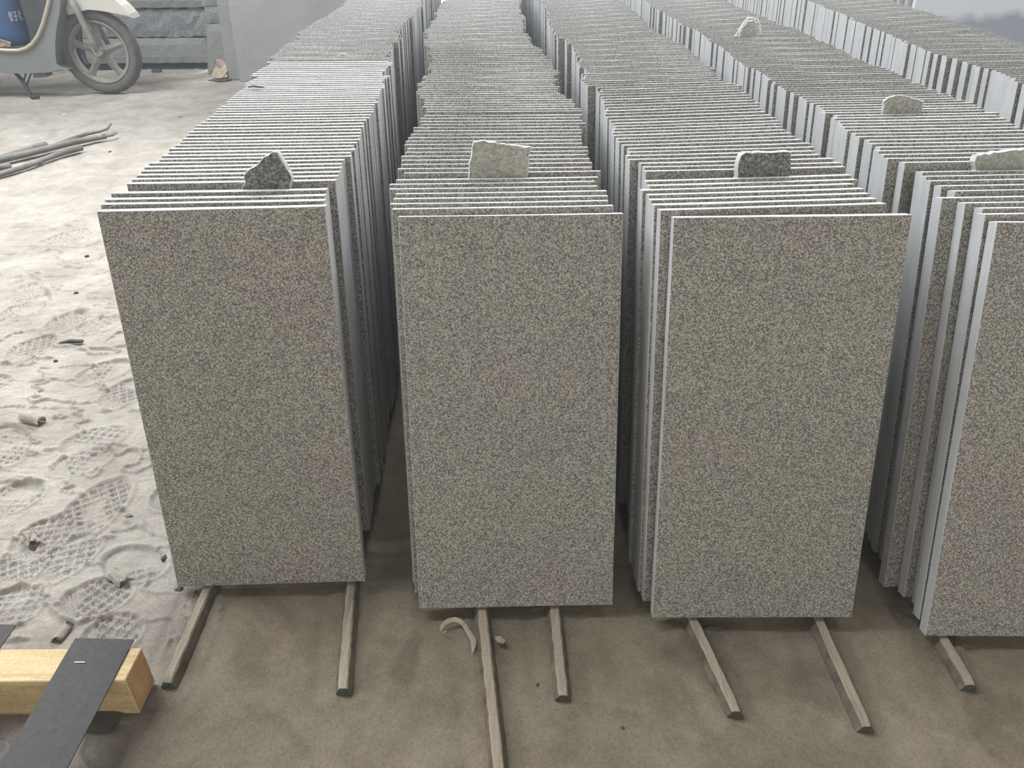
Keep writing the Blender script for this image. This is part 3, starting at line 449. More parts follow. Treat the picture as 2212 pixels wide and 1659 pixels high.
tube(bm, [(.650, ys-.016, z0+.018), (.662, ys-.018, z0+.030), (.669, ys-.016, z0+.044)], .0018, 6, .7)
tube(bm, [(.697, ys-.016, z0+.042), (.692, ys-.018, z0+.034), (.686, ys-.016, z0+.045)], .0014, 6, .7)
tube(bm, [(.636, ys-.016, z0+.001), (.644, ys-.018, z0+.003), (.648, ys-.016, z0+.001)], .0024, 6, .7)
tag(from_bm('packing_strap', bm, M['plastic'], None, True), 'frayed white strap looped over a small stone, far back in the fourth row', 'strap')
sg = TOP[('A', 51)]; p0 = sg @ Vector((.13, T, HR['A']))
bm = bmesh.new()
def crumple(bm, pts, n=2, rnd=random.Random(3), amp=.0015):
    vs = [bm.verts.new(p) for p in pts]; f = bm.faces.new(vs)
    bmesh.ops.triangulate(bm, faces=bm.faces[:]); bmesh.ops.subdivide_edges(bm, edges=bm.edges[:], cuts=n, use_grid_fill=True)
    for v_ in bm.verts: v_.co += Vector((rnd.uniform(-amp, amp), rnd.uniform(-amp, amp), rnd.uniform(-amp, amp)))
px, py, pz = -.430, p0.y+.006, p0.z
for q in ([(-.020, 0, -.002), (-.014, 0, .006), (-.009, .002, .010), (-.006, .001, .004), (-.012, 0, -.001)], [(-.009, .001, .009), (0, .002, .0115), (.010, .001, .009), (.004, .003, .007)], [(.008, 0, .010), (.016, 0, .007), (.023, 0, -.002), (.012, 0, -.001)]):
    b2 = bmesh.new(); crumple(b2, [(px+a, py+b_, pz+c_) for a, b_, c_ in q], 1, amp=.0008); mm = bpy.data.meshes.new('t'); bmesh.ops.solidify(b2, geom=b2.faces[:], thickness=.0006); b2.to_mesh(mm); b2.free(); bm.from_mesh(mm)
tag(from_bm('plastic_scrap', bm, M['plastic']), 'torn white plastic scrap stuck between slabs far back in the leftmost row', 'plastic')
bm = bmesh.new(); sA = TOP[('A', 35)]; q0 = sA @ Vector((.012, 0, HR['A']))
tube(bm, [(q0.x, q0.y+.004, q0.z+.0035), (q0.x+.010, q0.y+.003, q0.z+.006), (q0.x+.022, q0.y+.004, q0.z+.0045), (q0.x+.034, q0.y+.005, q0.z+.0025)], [.0015, .0038, .0032, .0008], 6, .6)
tag(from_bm('dark_scrap', bm, M['dark_scrap'], None, True), 'small dark crumpled scrap lying on top of the leftmost row', 'scrap')

# ------------------------------------------------------------------ battens under the rows
M['batten'] = wood('dusty_batten', (.175, .148, .108), (.31, .268, .205), (70, 4, 70), .85)
M['batten_end'] = simple('batten_end_green', (0.062, 0.071, 0.059), .3, 200, .7)
M['batten_pale'] = wood('pale_batten', (.22, .178, .13), (.29, .242, .185), (70, 4, 70), .85)
M['batten_side'] = simple('dark_batten_side', (.105, .09, .068), .35, 45, .9, .15, .001)  # darker brown on the batten flanks
BL = ['dusty grey batten with worn edge under the left side of the leftmost row',
      'dusty batten with dark green broken end under the right side of the leftmost row',
      'longest pale brown batten, running out of frame at the bottom under the second row',
      'short worn grey batten under the right side of the second row',
      'slanting dusty batten under the left side of the third row',
      'slanting dusty batten under the right side of the third row, ending nearest the camera',
      'short stout batten under the fourth row at the right']
for i, (x0, y0, x1, y1) in enumerate(RAILS):
    dx, dy = x0-x1, y0-y1; L_ = math.hypot(dx, dy); ux, uy = dx/L_, dy/L_
    bm = bmesh.new(); rnd = random.Random(40+i)
    back = 3.6 if i < 2 else 3.9
    lens = list(np.arange(0, L_+.12, .012)) + list(np.arange(L_+.15, back, .25))
    secs = []
    hb, ht, hh = .0122, .0056, .0126
    for s in lens:
        # under the stack the batten keeps to its row
        k = min(1.0, s/(L_+.05)); xx = x1+(x0-x1)*k - max(0, s-L_)*.020; y_ = y1+uy*s
        w_ = lambda a: a+rnd.uniform(-.0007, .0007)
        e = .35 if s == 0 else 1.0
        prof = [(-hb, -.0065), (-hb, -.001), (-w_(ht+.0015), hh*.80), (-w_(ht-.0005), hh-.0002), (w_(ht-.0005), hh-.0002), (w_(ht+.0015), hh*.80), (hb, -.001), (hb, -.0065)]
        if s == 0: prof = [(a*.9, b_*.82) for a, b_ in prof]
        secs.append([bm.verts.new((xx+a, y_, b_)) for a, b_ in prof])
    for A, B in zip(secs, secs[1:]):
        for k in range(8): bm.faces.new((A[k], A[(k+1) % 8], B[(k+1) % 8], B[k])).material_index = 2 if k in (0, 1, 5, 6) else 0
    bm.faces.new(secs[0]).material_index = 1; bm.faces.new(list(reversed(secs[-1])))
    tag(from_bm('batten', bm, [M['batten_pale'] if i == 2 else M['batten'], M['batten_end'], M['batten_side']]), BL[i], 'batten', 'battens on the floor carrying the slabs')

# ------------------------------------------------------------------ pallet corner, bottom left
M['pine'] = wood('fresh_pine', (.42, .29, .145), (.56, .44, .265), (4, 50, 50))
M['pine_end'] = wood('pine_end_grain', (0.341, 0.167, 0.074), (0.496, 0.341, 0.186), (20, 12, 8))
M['rubber'] = simple('dark_strip', (.034, .031, .030), .25, 130, .62, .3, .0004)
M['steel'] = simple('staple_steel', (.75, .75, .72), .05, 50, .3, .6, metal=.9)
pal = empty('pallet', (-.65, .67, 0), 0, 'fresh pine pallet corner with dark flat strips stapled across it', 'pallet')
def under(o, p=pal): o.parent = p; o.matrix_parent_inverse = p.matrix_world.inverted() if p.matrix_world.translation.length else Matrix.Translation(-p.location); return o
bm = bmesh.new()
vs = add_box(bm, (-1.35, .6405, .0015), (-.5165, .6925, .0735))
for v_ in vs:
    if v_.co.x > -1: v_.co.x += (v_.co.y-.64)*.02
bmesh.ops.bevel(bm, geom=bm.edges[:], offset=.0012, segments=1, affect='EDGES')
for f in bm.faces:
    if f.normal.x > .7: f.material_index = 1
bm.normal_update()
for f in bm.faces: f.material_index = 1 if f.normal.x > .7 else 0
under(from_bm('beam', bm, [M['pine'], M['pine_end']]))
def strip(pts_l, pts_r, z0):
    bm = bmesh.new(); top = []; bot = []
    n = 14
    for i in range(n+1):
        f = i/n; l = Vector(pts_l[0]).lerp(Vector(pts_l[1]), f); r_ = Vector(pts_r[0]).lerp(Vector(pts_r[1]), f)
        z = z0 + .0005*math.sin(i*1.3)
        rowt = []; rowb = []
        for k in range(5):
            p = l.lerp(r_, k/4); edge = -.0006 if k in (0, 4) else 0
            rowt.append(bm.verts.new((p.x, p.y, z+.0022+edge))); rowb.append(bm.verts.new((p.x, p.y, z)))
        top.append(rowt); bot.append(rowb)
    for i in range(n):
        for k in range(4):
            bm.faces.new((top[i][k], top[i][k+1], top[i+1][k+1], top[i+1][k])); bm.faces.new((bot[i][k], bot[i+1][k], bot[i+1][k+1], bot[i][k+1]))
        for k in (0, 4): bm.faces.new((top[i][k], top[i+1][k], bot[i+1][k], bot[i][k]))
    for i in (0, n):
        for k in range(4): bm.faces.new((top[i][k], bot[i][k], bot[i][k+1], top[i][k+1]))
    return bm
under(from_bm('strip', strip([(-.615, .7085), (-.6165, .30)], [(-.5315, .7055), (-.5355, .30)], .0737), M['rubber']))
under(from_bm('strip', strip([(-.79, .7345), (-.79, .30)], [(-.711, .7330), (-.7155, .30)], .0737), M['rubber']))
bm = bmesh.new(); tube(bm, [(-.5955, .667, .0755), (-.5950, .667, .0772), (-.5815, .667, .0772), (-.581, .667, .0755)], .0007, 6)
under(from_bm('staple', bm, M['steel']))
M['slate'] = simple('grey_plate', (0.081, 0.074, 0.065), .15, 60, .8)
bm = bmesh.new(); prism_bm(bm, [(-.585, .0), (-.548, .0), (-.538, .004), (-.548, .008), (-.585, .008)], .612, .655, .0008)
tag(from_bm('stone_chip', bm, M['slate']), 'flat grey stone chip lying under the pine pallet beam', 'stone chip')

# ------------------------------------------------------------------ litter on the floor
M['paper'] = simple('cream_paper', (0.446, 0.409, 0.353), .10, 90, .8)
M['strapw'] = simple('cream_strap', (.56, .49, .40), .10, 90, .6)
M['pebble'] = simple('grey_pebble', (0.186, 0.174, 0.155), .25, 120, .85)
M['pebble_dark'] = simple('dark_pebble', (0.062, 0.056, 0.053), .25, 120, .85)
cs = [(-.1038, .7743), (-.107, .7708), (-.1117, .773), (-.1121, .7779), (-.1075, .7865), (-.0998, .7922), (-.0912, .7942), (-.0834, .7913), (-.0761, .7832), (-.0698, .7718), (-.0649, .7633), (-.0617, .7564), (-.0609, .7495), (-.0612, .7427), (-.0628, .7333)]
wd = [.0012, .0016, .0012, .0020, .0028, .0036, .0040, .0040, .0040, .0042, .0046, .0046, .0040, .0022, .0006]
bm = bmesh.new(); L1 = []
for i, (x, y) in enumerate(cs):
    a = Vector(cs[max(0, i-1)]); b_ = Vector(cs[min(len(cs)-1, i+1)]); d = (b_-a).normalized(); nn = Vector((-d.y, d.x))
    z = .0035+.003*math.sin(i/14*PI)
    tl = .0022*math.sin(i*.45)
    L1.append([bm.verts.new((x+nn.x*wd[i], y+nn.y*wd[i], z+tl)), bm.verts.new((x, y, z+.0010)), bm.verts.new((x-nn.x*wd[i], y-nn.y*wd[i], z-tl*.5))])
for A, B in zip(L1, L1[1:]):
    for k in range(2): bm.faces.new((A[k], A[k+1], B[k+1], B[k]))
bmesh.ops.solidify(bm, geom=bm.faces[:], thickness=.0007)
tag(from_bm('curled_strap', bm, M['strapw'], None, True), 'curled cream plastic strap on the floor in front of the second row', 'strap')
def curl_sheet(name, cx, cy, rz, w_, l_, rad, mat, label, cat, z=.004, crump=0.0, seed=1, ang=2.2):
    bm = bmesh.new(); rnd = random.Random(seed); g = []
    nu, nv = 9, 5
    for i in range(nu):
        a = -ang/2+ang*i/(nu-1); row = []
        for j in range(nv):
            v_ = Vector((rad*math.sin(a), -l_/2+l_*j/(nv-1), rad*(math.cos(a)-math.cos(ang/2)) + rnd.uniform(-crump, crump)))
            v_.x += rnd.uniform(-crump, crump); v_.y += rnd.uniform(-crump, crump); row.append(bm.verts.new(v_))
        g.append(row)
    for i in range(nu-1):
        for j in range(nv-1): bm.faces.new((g[i][j], g[i+1][j], g[i+1][j+1], g[i][j+1]))
    bmesh.ops.solidify(bm, geom=bm.faces[:], thickness=.0006)
    o = from_bm(name, bm, mat, None, crump == 0); o.location = (cx, cy, z); o.rotation_euler = (0, 0, rz)
    return tag(o, label, cat)
curl_sheet('paper_curl', -.691, .778, -.12, .02, .034, .0105, M['paper'], 'cream rolled paper scrap standing out behind the pine pallet beam', 'paper', .003)
curl_sheet('paper_scrap', -.655, .891, 1.1, .03, .040, .014, M['paper'], 'crumpled cream wrapper left of the foot of the leftmost row', 'paper', .003, .0022, 4)
curl_sheet('paper_scrap', -.847, .984, .8, .03, .036, .012, M['paper'], 'small crumpled pale wrapper beside shoe prints at the left', 'paper', .003, .003, 8)
curl_sheet('paper_roll', -1.033, 1.341, 1.25, .02, .055, .011, M['paper'], 'small rolled cream paper tube on the dust at far left', 'paper', .002, 0, 5, 4.6)
def pebble(x, y, s, mat, label, cat='pebble', seed=0, name='pebble', flat=.6, grp=None):
    bm = bmesh.new(); bmesh.ops.create_icosphere(bm, subdivisions=2, radius=s); rnd = random.Random(seed)
    ax = [rnd.uniform(.7, 1.25), rnd.uniform(.6, .9), flat]
    for v_ in bm.verts:
        v_.co = Vector((v_.co.x*ax[0], v_.co.y*ax[1], v_.co.z*ax[2]))*rnd.uniform(.82, 1.14)
    o = from_bm(name, bm, mat); o.location = (x, y, float(floor_h(np.array([x]), np.array([y]))[0])+s*flat*.5); o.rotation_euler = (0, 0, rnd.uniform(0, 3))
    return tag(o, label, cat, grp)
pebble(-.778, 1.138, .006, M['pebble'], 'grey pebble above the large diamond-pattern shoe print', seed=1)
pebble(-.701, 1.042, .006, M['pebble'], 'grey stone crumb right of the large shoe print', seed=2)
pebble(-.596, .937, .008, M['pebble_dark'], 'dark pebble against the left edge of the leftmost row', seed=3)
pebble(-.547, .867, .008, M['pebble'], 'pale pebble at the lower left corner of the frontmost left slab', seed=13)
pebble(-1.116, 1.602, .006, M['pebble_dark'], 'dark pebble left of centre on the pale dust', seed=4)
pebble(-1.346, 2.258, .007, M['pebble_dark'], 'small dark pebble on the pale dust beside the leftmost row', seed=5)
pebble(-1.25, 1.985, .006, M['pebble_dark'], 'tiny dark pebble farther out on the pale dust', seed=6)
pebble(-2.35, 4.156, .013, M['paper'], 'white chip on the floor between the scooter and the sticks', 'chip', 7, 'chip', .4)
pebble(-1.719, 4.102, .016, M['pebble'], 'pale chip on the floor right of the sticks', 'chip', 8, 'chip', .4)
pebble(-2.303, 3.693, .016, M['paper'], 'white chip on the floor just behind the sticks', 'chip', 9, 'chip', .4)
pebble(-1.803, 3.456, .010, M['pebble_dark'], 'small dark chip in front of the stick ends', 'chip', 10, 'chip', .4)
pebble(.033, .686, .0035, M['pebble_dark'], 'tiny brown crumb between the two battens of the second row', 'crumb', 12, 'crumb', .4)
pebble(.146, .617, .0035, M['pebble_dark'], 'tiny brown crumb right of the short worn batten', 'crumb', 14, 'crumb', .4)
bm = bmesh.new(); crumple(bm, [(-.029, .765, .003), (-.021, .763, .004), (-.014, .757, .003), (-.016, .750, .003), (-.024, .751, .004), (-.028, .757, .003)], 1, amp=.0006)
bmesh.ops.solidify(bm, geom=bm.faces[:], thickness=.0008)
tag(from_bm('flake', bm, M['batten_pale']), 'pale flake lying right of the longest batten', 'flake')
bm = bmesh.new(); prism_bm(bm, [(-1.150, .004), (-1.120, .012), (-1.088, .010), (-1.088, .004)], 1.683, 1.692)
tag(from_bm('wood_splinter', bm, M['pebble_dark']), 'dark flat splinter on the pale dust beside the leftmost row', 'splinter')
bm = bmesh.new(); tube(bm, [(-.041, .775, .006), (-.039, .768, .007), (-.036, .760, .004)], .0022, 6)
tag(from_bm('wood_chip', bm, M['batten_pale']), 'short wood chip against the longest batten', 'wood chip')

# ------------------------------------------------------------------ sticks on the left floor
M['stick'] = wood('weathered_stick', (0.093, 0.087, 0.074), (0.180, 0.167, 0.149), (8, 8, 8), .85)
SG = 'weathered sticks lying on the floor at left'
def stick(pts, rad, label, flat=.7):
    bm = bmesh.new(); tube(bm, pts, rad, 8, flat); tag(from_bm('stick', bm, M['stick'], None, True), label, 'stick', SG)
stick([(-2.66, 2.62, .022), (-2.253, 3.18, .022), (-2.181, 3.265, .022), (-2.117, 3.361, .022), (-2.059, 3.447, .022), (-1.998, 3.537, .024), (-1.928, 3.615, .022), (-1.895, 3.640, .018)], [.022, .022, .022, .022, .021, .021, .018, .010], 'thickest and longest weathered stick, middle of the bundle')
stick([(-2.09, 3.545, .012), (-2.05, 3.615, .018), (-2.01, 3.69, .022), (-1.969, 3.727, .022), (-1.945, 3.765, .026), (-1.941, 3.81, .040)], [.007, .012, .013, .009, .009, .005], 'thin curved twig rising behind the tip of the longest stick')
stick([(-1.905, 3.625, .024), (-1.872, 3.650, .024), (-1.856, 3.672, .03)], [.007, .008, .006], 'short twig poking from the tip of the longest stick')
stick([(-2.50, 2.40, .015), (-2.138, 2.982, .015), (-2.084, 3.083, .015), (-2.03, 3.177, .017), (-2.001, 3.29, .018), (-1.969, 3.388, .020), (-1.925, 3.455, .020)], [.016, .015, .015, .014, .014, .018, .017], 'long flat stick nearest the camera, split at its end', .8)
stick([(-2.62, 3.02, .018), (-2.262, 3.245, .018), (-2.204, 3.335, .018), (-2.158, 3.43, .020), (-2.112, 3.51, .022)], [.014, .014, .015, .018, .020], 'rounded stick behind the longest one, ending half way')
stick([(-2.50, 2.72, .018), (-2.184, 3.10, .018), (-2.123, 3.172, .018), (-2.108, 3.20, .018)], [.020, .021, .021, .017], 'short round stick at the left frame edge in front of the longest one')

# ------------------------------------------------------------------ rough stone blocks behind
M['block'] = granite('rough_block', (0.170, 0.175, 0.166), (0.201, 0.205, 0.194), (0.232, 0.236, 0.225), (.86, .86, .84), .6, 7.0)
M['block_rough'] = granite('rough_block_split', (0.126, 0.130, 0.126), (0.175, 0.179, 0.175), (0.223, 0.230, 0.230), (.82, .83, .86), .35, 7.0)
M['recess'] = simple('gap_shade', (0.022, 0.025, 0.031), .2, 40, .9)
def rough_block(name, x0, x1, y0, y1, z0, z1, mat, label, seed, amp=.008, shear=0.0, group='rough stone blocks stacked behind the scooter'):
    bm = bmesh.new(); rnd = random.Random(seed)
    nx_ = max(4, int((x1-x0)/.035)); nz_ = max(3, int((z1-z0)/.035))
    def disp(i, top): return (random.Random(seed*991+i*13+top).uniform(-1, 1))
    A = {}; 
    for i in range(nx_+1):
        for k in range(nz_+1):
            x = x0+(x1-x0)*i/nx_; z = z0+(z1-z0)*k/nz_
            if k == nz_: z += disp(i, 1)*amp*.7
            if k == 0: z -= disp(i, 0)*amp*.5
            e = .006 if (k in (0, nz_) or i in (0, nx_)) else 0
            A[(i, k)] = bm.verts.new((x+(rnd.uniform(-amp, amp)*.3 if 0 < i < nx_ else 0), y0+e+rnd.uniform(-amp, amp)*.5, z))
    Bk = {}
    for i in range(nx_+1):
        for k in (0, nz_): Bk[(i, k)] = bm.verts.new((x0+(x1-x0)*i/nx_, y1, A[(i, k)].co.z))
    for i in range(nx_):
        for k in range(nz_): bm.faces.new((A[(i, k)], A[(i+1, k)], A[(i+1, k+1)], A[(i, k+1)]))
        for k in (0, nz_): bm.faces.new((A[(i, k)], A[(i+1, k)], Bk[(i+1, k)], Bk[(i, k)]))
        bm.faces.new((Bk[(i, 0)], Bk[(i+1, 0)], Bk[(i+1, nz_)], Bk[(i, nz_)]))
    for i in (0, nx_):
        bm.faces.new([A[(i, k)] for k in range(nz_+1)]+[Bk[(i, nz_)], Bk[(i, 0)]])
    for v_ in bm.verts: v_.co.x += shear*v_.co.z
    return tag(from_bm(name, bm, mat), label, 'stone block', group)
rough_block('stone_block', -3.9, -2.00, 5.43, 6.3, .044, .193, M['block'], 'lowest long stone block behind the scooter wheel, smooth pale face', 1, .004)
rough_block('stone_block', -3.9, -1.90, 5.45, 6.3, .201, .366, M['block_rough'], 'middle long stone block with rough split grey face behind the wheel', 2, .010)
rough_block('stone_block', -3.9, -1.83, 5.43, 6.3, .376, .60, M['block'], 'upper long stone block with dark damp stains behind the wheel', 3, .006)
rough_block('stone_block', -3.9, -1.78, 5.46, 6.3, .612, .98, M['block_rough'], 'thick stone block above the damp-stained one, beyond the top of the frame', 33, .008)
rough_block('stone_block', -3.9, -1.82, 5.45, 6.3, .992, 1.45, M['block'], 'second highest stone block of the stack behind the scooter', 34, .008)
rough_block('stone_block', -3.8, -1.85, 5.46, 6.3, 1.462, 2.0, M['block_rough'], 'highest stone block of the stack behind the scooter', 35, .008)
bm = bmesh.new(); add_box(bm, (-3.85, 5.455, 0), (-2.03, 6.2, .039)); bmesh.ops.bevel(bm, geom=bm.edges[:], offset=.003, segments=1, affect='EDGES')  # one dark box stands for the bearers and the shade between them
tag(from_bm('shade_strip', bm, M['recess']), 'dark bearer filling the shaded gap under the long stone blocks', 'shade_strip')
rough_block('stone_block', -1.960, -1.815, 5.25, 5.36, 0, .30, M['block'], 'squat upright stone block beside the big leaning slab, cloth at its foot', 4, .003, .19)
rough_block('stone_block', -1.90, -1.75, 5.26, 5.40, .305, .395, M['block_rough'], 'small dark stone block on top of the squat upright block', 5, .004)
rough_block('stone_block', -1.91, -1.745, 5.26, 5.40, .40, .62, M['block'], 'pale stone block topmost on the squat upright block', 6, .004)
bm = bmesh.new(); add_box(bm, (-2.36, 5.34, 0), (-2.30, 5.37, .018)); bmesh.ops.bevel(bm, geom=bm.edges[:], offset=.003, segments=1, affect='EDGES')
tag(from_bm('block_chip', bm, M['pebble_dark']), 'small dark chip in front of the long stone blocks', 'chip')
M['bigface'] = granite('honed_slab', (0.228, 0.232, 0.224), (0.243, 0.246, 0.239), (0.256, 0.260, 0.253), (.84, .85, .86), .5, 5.0, rough=.6)
def big_slab(x0, x1, y, zt, th, mat, label, lean=4, grp=None, shear=0.0):
    bm = bmesh.new(); vs = add_box(bm, (0, 0, 0), (x1-x0, th, zt)); bmesh.ops.bevel(bm, geom=bm.edges[:], offset=.003, segments=2, affect='EDGES')
    for v_ in bm.verts: v_.co.x += shear*v_.co.z
    o = from_bm('stone_sheet', bm, mat); o.location = (x0, y, 0); o.rotation_euler = (R(-lean), 0, 0)
    return tag(o, label, 'stone panel', grp, 'thing')
big_slab(-1.683, -.45, 5.02, 1.7, .03, M['bigface'], 'large honed grey stone panel leaning behind the leftmost row', 4, None, .02)
big_slab(-1.775, -.45, 5.075, 1.65, .05, M['block'], 'rough edged stone panel just behind the large honed panel', 4, None, .035)
# cloth / torn bag at the foot of the block
M['cloth_r'] = simple('faded_red_cloth', (0.211, 0.149, 0.140), .12, 30, .9)
M['cloth_y'] = simple('faded_cream_cloth', (0.322, 0.248, 0.167), .12, 30, .9)
M['cloth_g'] = simple('dark_grey_liner', (0.074, 0.074, 0.074), .2, 30, .8)
rag = empty('crumpled_bag', (-1.81, 5.12, 0), 0, 'crumpled red and cream paper bag at the foot of the squat stone block', 'bag')
def folded(name, pts, mat, amp=.006, seed=3, th=.006):
    bm = bmesh.new(); crumple(bm, pts, 2, random.Random(seed), amp); bmesh.ops.solidify(bm, geom=bm.faces[:], thickness=th)
    o = from_bm(name, bm, mat, rag, False); o.matrix_parent_inverse = Matrix.Translation(-rag.location); return o
folded('red_flap', [(-1.862, 5.14, .060), (-1.858, 5.155, .108), (-1.845, 5.158, .113), (-1.762, 5.13, .078), (-1.80, 5.11, .066)], M['cloth_r'], .003)
folded('cream_panel', [(-1.876, 5.10, .020), (-1.862, 5.12, .062), (-1.80, 5.10, .068), (-1.760, 5.12, .076), (-1.765, 5.08, .052), (-1.790, 5.05, .014), (-1.83, 5.06, .009)], M['cloth_y'], .004)
folded('liner', [(-1.83, 5.09, .004), (-1.79, 5.07, .006), (-1.755, 5.11, .045), (-1.752, 5.14, .020), (-1.79, 5.14, .004)], M['cloth_g'], .003)
bm = bmesh.new(); crumple(bm, [(-1.90, 5.06, .006), (-1.80, 5.01, .007), (-1.75, 5.04, .008), (-1.76, 5.12, .010), (-1.86, 5.10, .008)], 2, random.Random(2), .003); bmesh.ops.solidify(bm, geom=bm.faces[:], thickness=.003)
tag(from_bm('flat_scrap', bm, M['cloth_g']), 'flat dark scrap under the crumpled bag', 'scrap')

# ------------------------------------------------------------------ pale panels at the top right
M['panel_r'] = None
t = NT('pale_blue_panel'); v = t.coord()
n1 = t.noise(v, 3.2, 4, .6); n2 = t.noise(v, 150, 2, .5); sx = t.node('ShaderNodeSeparateXYZ'); t.link(v, sx.inputs[0])
ma = t.node('ShaderNodeMath', operation='MULTIPLY_ADD'); ma.inputs[1].default_value = .16; t.link(n1, ma.inputs[0]); t.link(sx.outputs[2], ma.inputs[2])
mr = t.node('ShaderNodeMapRange'); mr.inputs['From Min'].default_value = .50; mr.inputs['From Max'].default_value = .535; t.link(ma.outputs[0], mr.inputs['Value'])
c = t.mix((.28, .31, .37), (.56, .59, .64), mr.outputs[0]); c = t.mix(c, t.ramp(n2, [(.3, .93), (.7, 1.05)]), .8, 'MULTIPLY')
M['panel_r'] = t.fin(c, .6, .3)
PG = 'large pale stone panels standing beyond the rightmost row'
def panel_r(x0, x1, y, h, th, mat, label):
    bm = bmesh.new(); add_box(bm, (0, 0, 0), (x1-x0, th, h)); bmesh.ops.bevel(bm, geom=bm.edges[:], offset=.002, segments=1, affect='EDGES')
    o = from_bm('stone_sheet', bm, mat); o.location = (x0, y, 0); o.rotation_euler = (R(-3), 0, 0); tag(o, label, 'stone panel', PG, 'thing')
panel_r(1.990, 3.6, 4.10, 1.1, .03, M['panel_r'], 'large pale blue-grey panel with damp lower edge, top right corner')
for k, (dx, nm) in enumerate((( -.022, 'first'), (-.044, 'second'), (-.066, 'third'), (-.088, 'fourth'))):
    panel_r(1.990+dx, 3.0, 4.10+.040*(k+1), 1.1, .03, M['sawn'], '%s panel edge left of the large pale blue-grey panel' % nm)
M['cream'] = simple('cream_board', (0.496, 0.477, 0.434), .04, 20, .7)
bm = bmesh.new(); prism_bm(bm, [(1.80, 0), (1.93, 0), (1.93, .9), (1.80, .9)], 4.34, 4.36, .002)
tag(from_bm('cream_board', bm, M['cream']), 'bright cream board beyond the rightmost row, beside the pale panel edges', 'board')
bm = bmesh.new(); prism_bm(bm, [(1.745, 0), (1.775, 0), (1.775, .9), (1.745, .9)], 4.34, 4.37, .002)
tag(from_bm('cream_post', bm, M['cream']), 'narrow cream post left of the bright cream board', 'post')

# ------------------------------------------------------------------ scooter
M['tyre'] = simple('dusty_tyre', (0.090, 0.087, 0.077), .2, 30, .9, .15, .002)
M['rim'] = simple('dusty_rim', (0.186, 0.180, 0.158), .15, 30, .7)
M['fender'] = simple('cream_fender', (0.422, 0.403, 0.360), .05, 12, .5, .4)
M['body'] = simple('grey_body', (0.143, 0.152, 0.146), .10, 8, .6, .35)
M['body_dark'] = simple('dark_underbody', (0.031, 0.032, 0.034), .2, 20, .7)
M['chrome'] = simple('champagne_trim', (0.384, 0.360, 0.298), .05, 20, .32, .6, metal=.55)
M['stand'] = simple('black_stand', (0.019, 0.022, 0.022), .2, 40, .6)
scoot = empty('motor_scooter', (-2.34, 4.70, 0), 0, 'dusty grey motor scooter with cream front fender and five-spoke wheel', 'scooter')
def sp(name, bm, mat, smooth=False, parent=None, bev=False):
    o = from_bm(name, bm, mat, parent or scoot, smooth)
    if parent is None: o.matrix_parent_inverse = Matrix.Translation(-scoot.location)
    return o
def wheel(cx, cz, cy, nm):
    R_, rr_, hw = .226, .169, .036
    prof = []
    for k in range(13):
        a = -PI*.98/2-.6+ (PI*.98+1.2)*k/12
        prof.append((rr_+.034+.034*math.cos(a)*1.0, cy+hw*math.sin(a)))
    prof = [(rr_-.002, cy-.022), (rr_+.012, cy-.034), (rr_+.034, cy-.038), (R_-.016, cy-.034), (R_-.005, cy-.022), (R_, cy-.008), (R_, cy+.008), (R_-.005, cy+.022), (R_-.016, cy+.034), (rr_+.034, cy+.038), (rr_+.012, cy+.034), (rr_-.002, cy+.022)]
    bm = bmesh.new(); lathe_y(bm, prof, 72, cx, cz)
    for v_ in bm.verts:          # tread blocks
        d = math.hypot(v_.co.x-cx, v_.co.z-cz)
        if d > R_-.007:
            a = math.atan2(v_.co.z-cz, v_.co.x-cx); k = 1-.012*(int(round(a/(2*PI)*72)) % 3 == 0); v_.co.x = cx+(v_.co.x-cx)*k; v_.co.z = cz+(v_.co.z-cz)*k
    ty = sp(nm+'_tyre', bm, M['tyre'], True)
    bm = bmesh.new(); lathe_y(bm, [(rr_, cy-.027), (rr_-.010, cy-.029), (rr_-.014, cy-.022), (rr_-.022, cy-.015), (rr_-.022, cy+.015), (rr_-.014, cy+.022), (rr_-.010, cy+.029), (rr_, cy+.027)], 64, cx, cz)
    rim = sp(nm+'_rim', bm, M['rim'], True)
    for k in range(5):
        a = R(89)+k*2*PI/5; bm = bmesh.new(); ca, sa = math.cos(a), math.sin(a)
        q = []
        for d, w_ in ((.022, .028), (.07, .020), (.120, .017), (.150, .024)):
            q.append([bm.verts.new((cx+ca*d-sa*s_*w_, cy+yo*(1 if abs(s_) == 1 else 1), cz+sa*d+ca*s_*w_)) for s_, yo in ((-1, -.004), (0, -.014), (1, -.004), (1, .008), (-1, .008))])
        for A, B in zip(q, q[1:]):
            for j in range(5): bm.faces.new((A[j], A[(j+1) % 5], B[(j+1) % 5], B[j]))
        bm.faces.new(q[0]); bm.faces.new(list(reversed(q[-1])))
        o = from_bm('spoke', bm, M['rim'], rim)
    bm = bmesh.new(); lathe_y(bm, [(.001, cy-.034), (.020, cy-.034), (.030, cy-.022), (.034, cy+.02), (.020, cy+.035), (.001, cy+.035)], 24, cx, cz, False)
    from_bm('hub', bm, M['rim'], rim, True)
WX, WZ = -2.338, .2275
wheel(WX, WZ, 4.70, 'front')
wheel(-3.50, WZ, 4.70, 'rear')
def shell(pts, y0, y1, bev=.010):
    bm = bmesh.new(); prism_bm(bm, pts, y0, y1)
    bmesh.ops.bevel(bm, geom=[e for e in bm.edges if abs(e.verts[0].co.y-e.verts[1].co.y) < 1e-6], offset=bev, segments=2, affect='EDGES', profile=.5)
    return bm
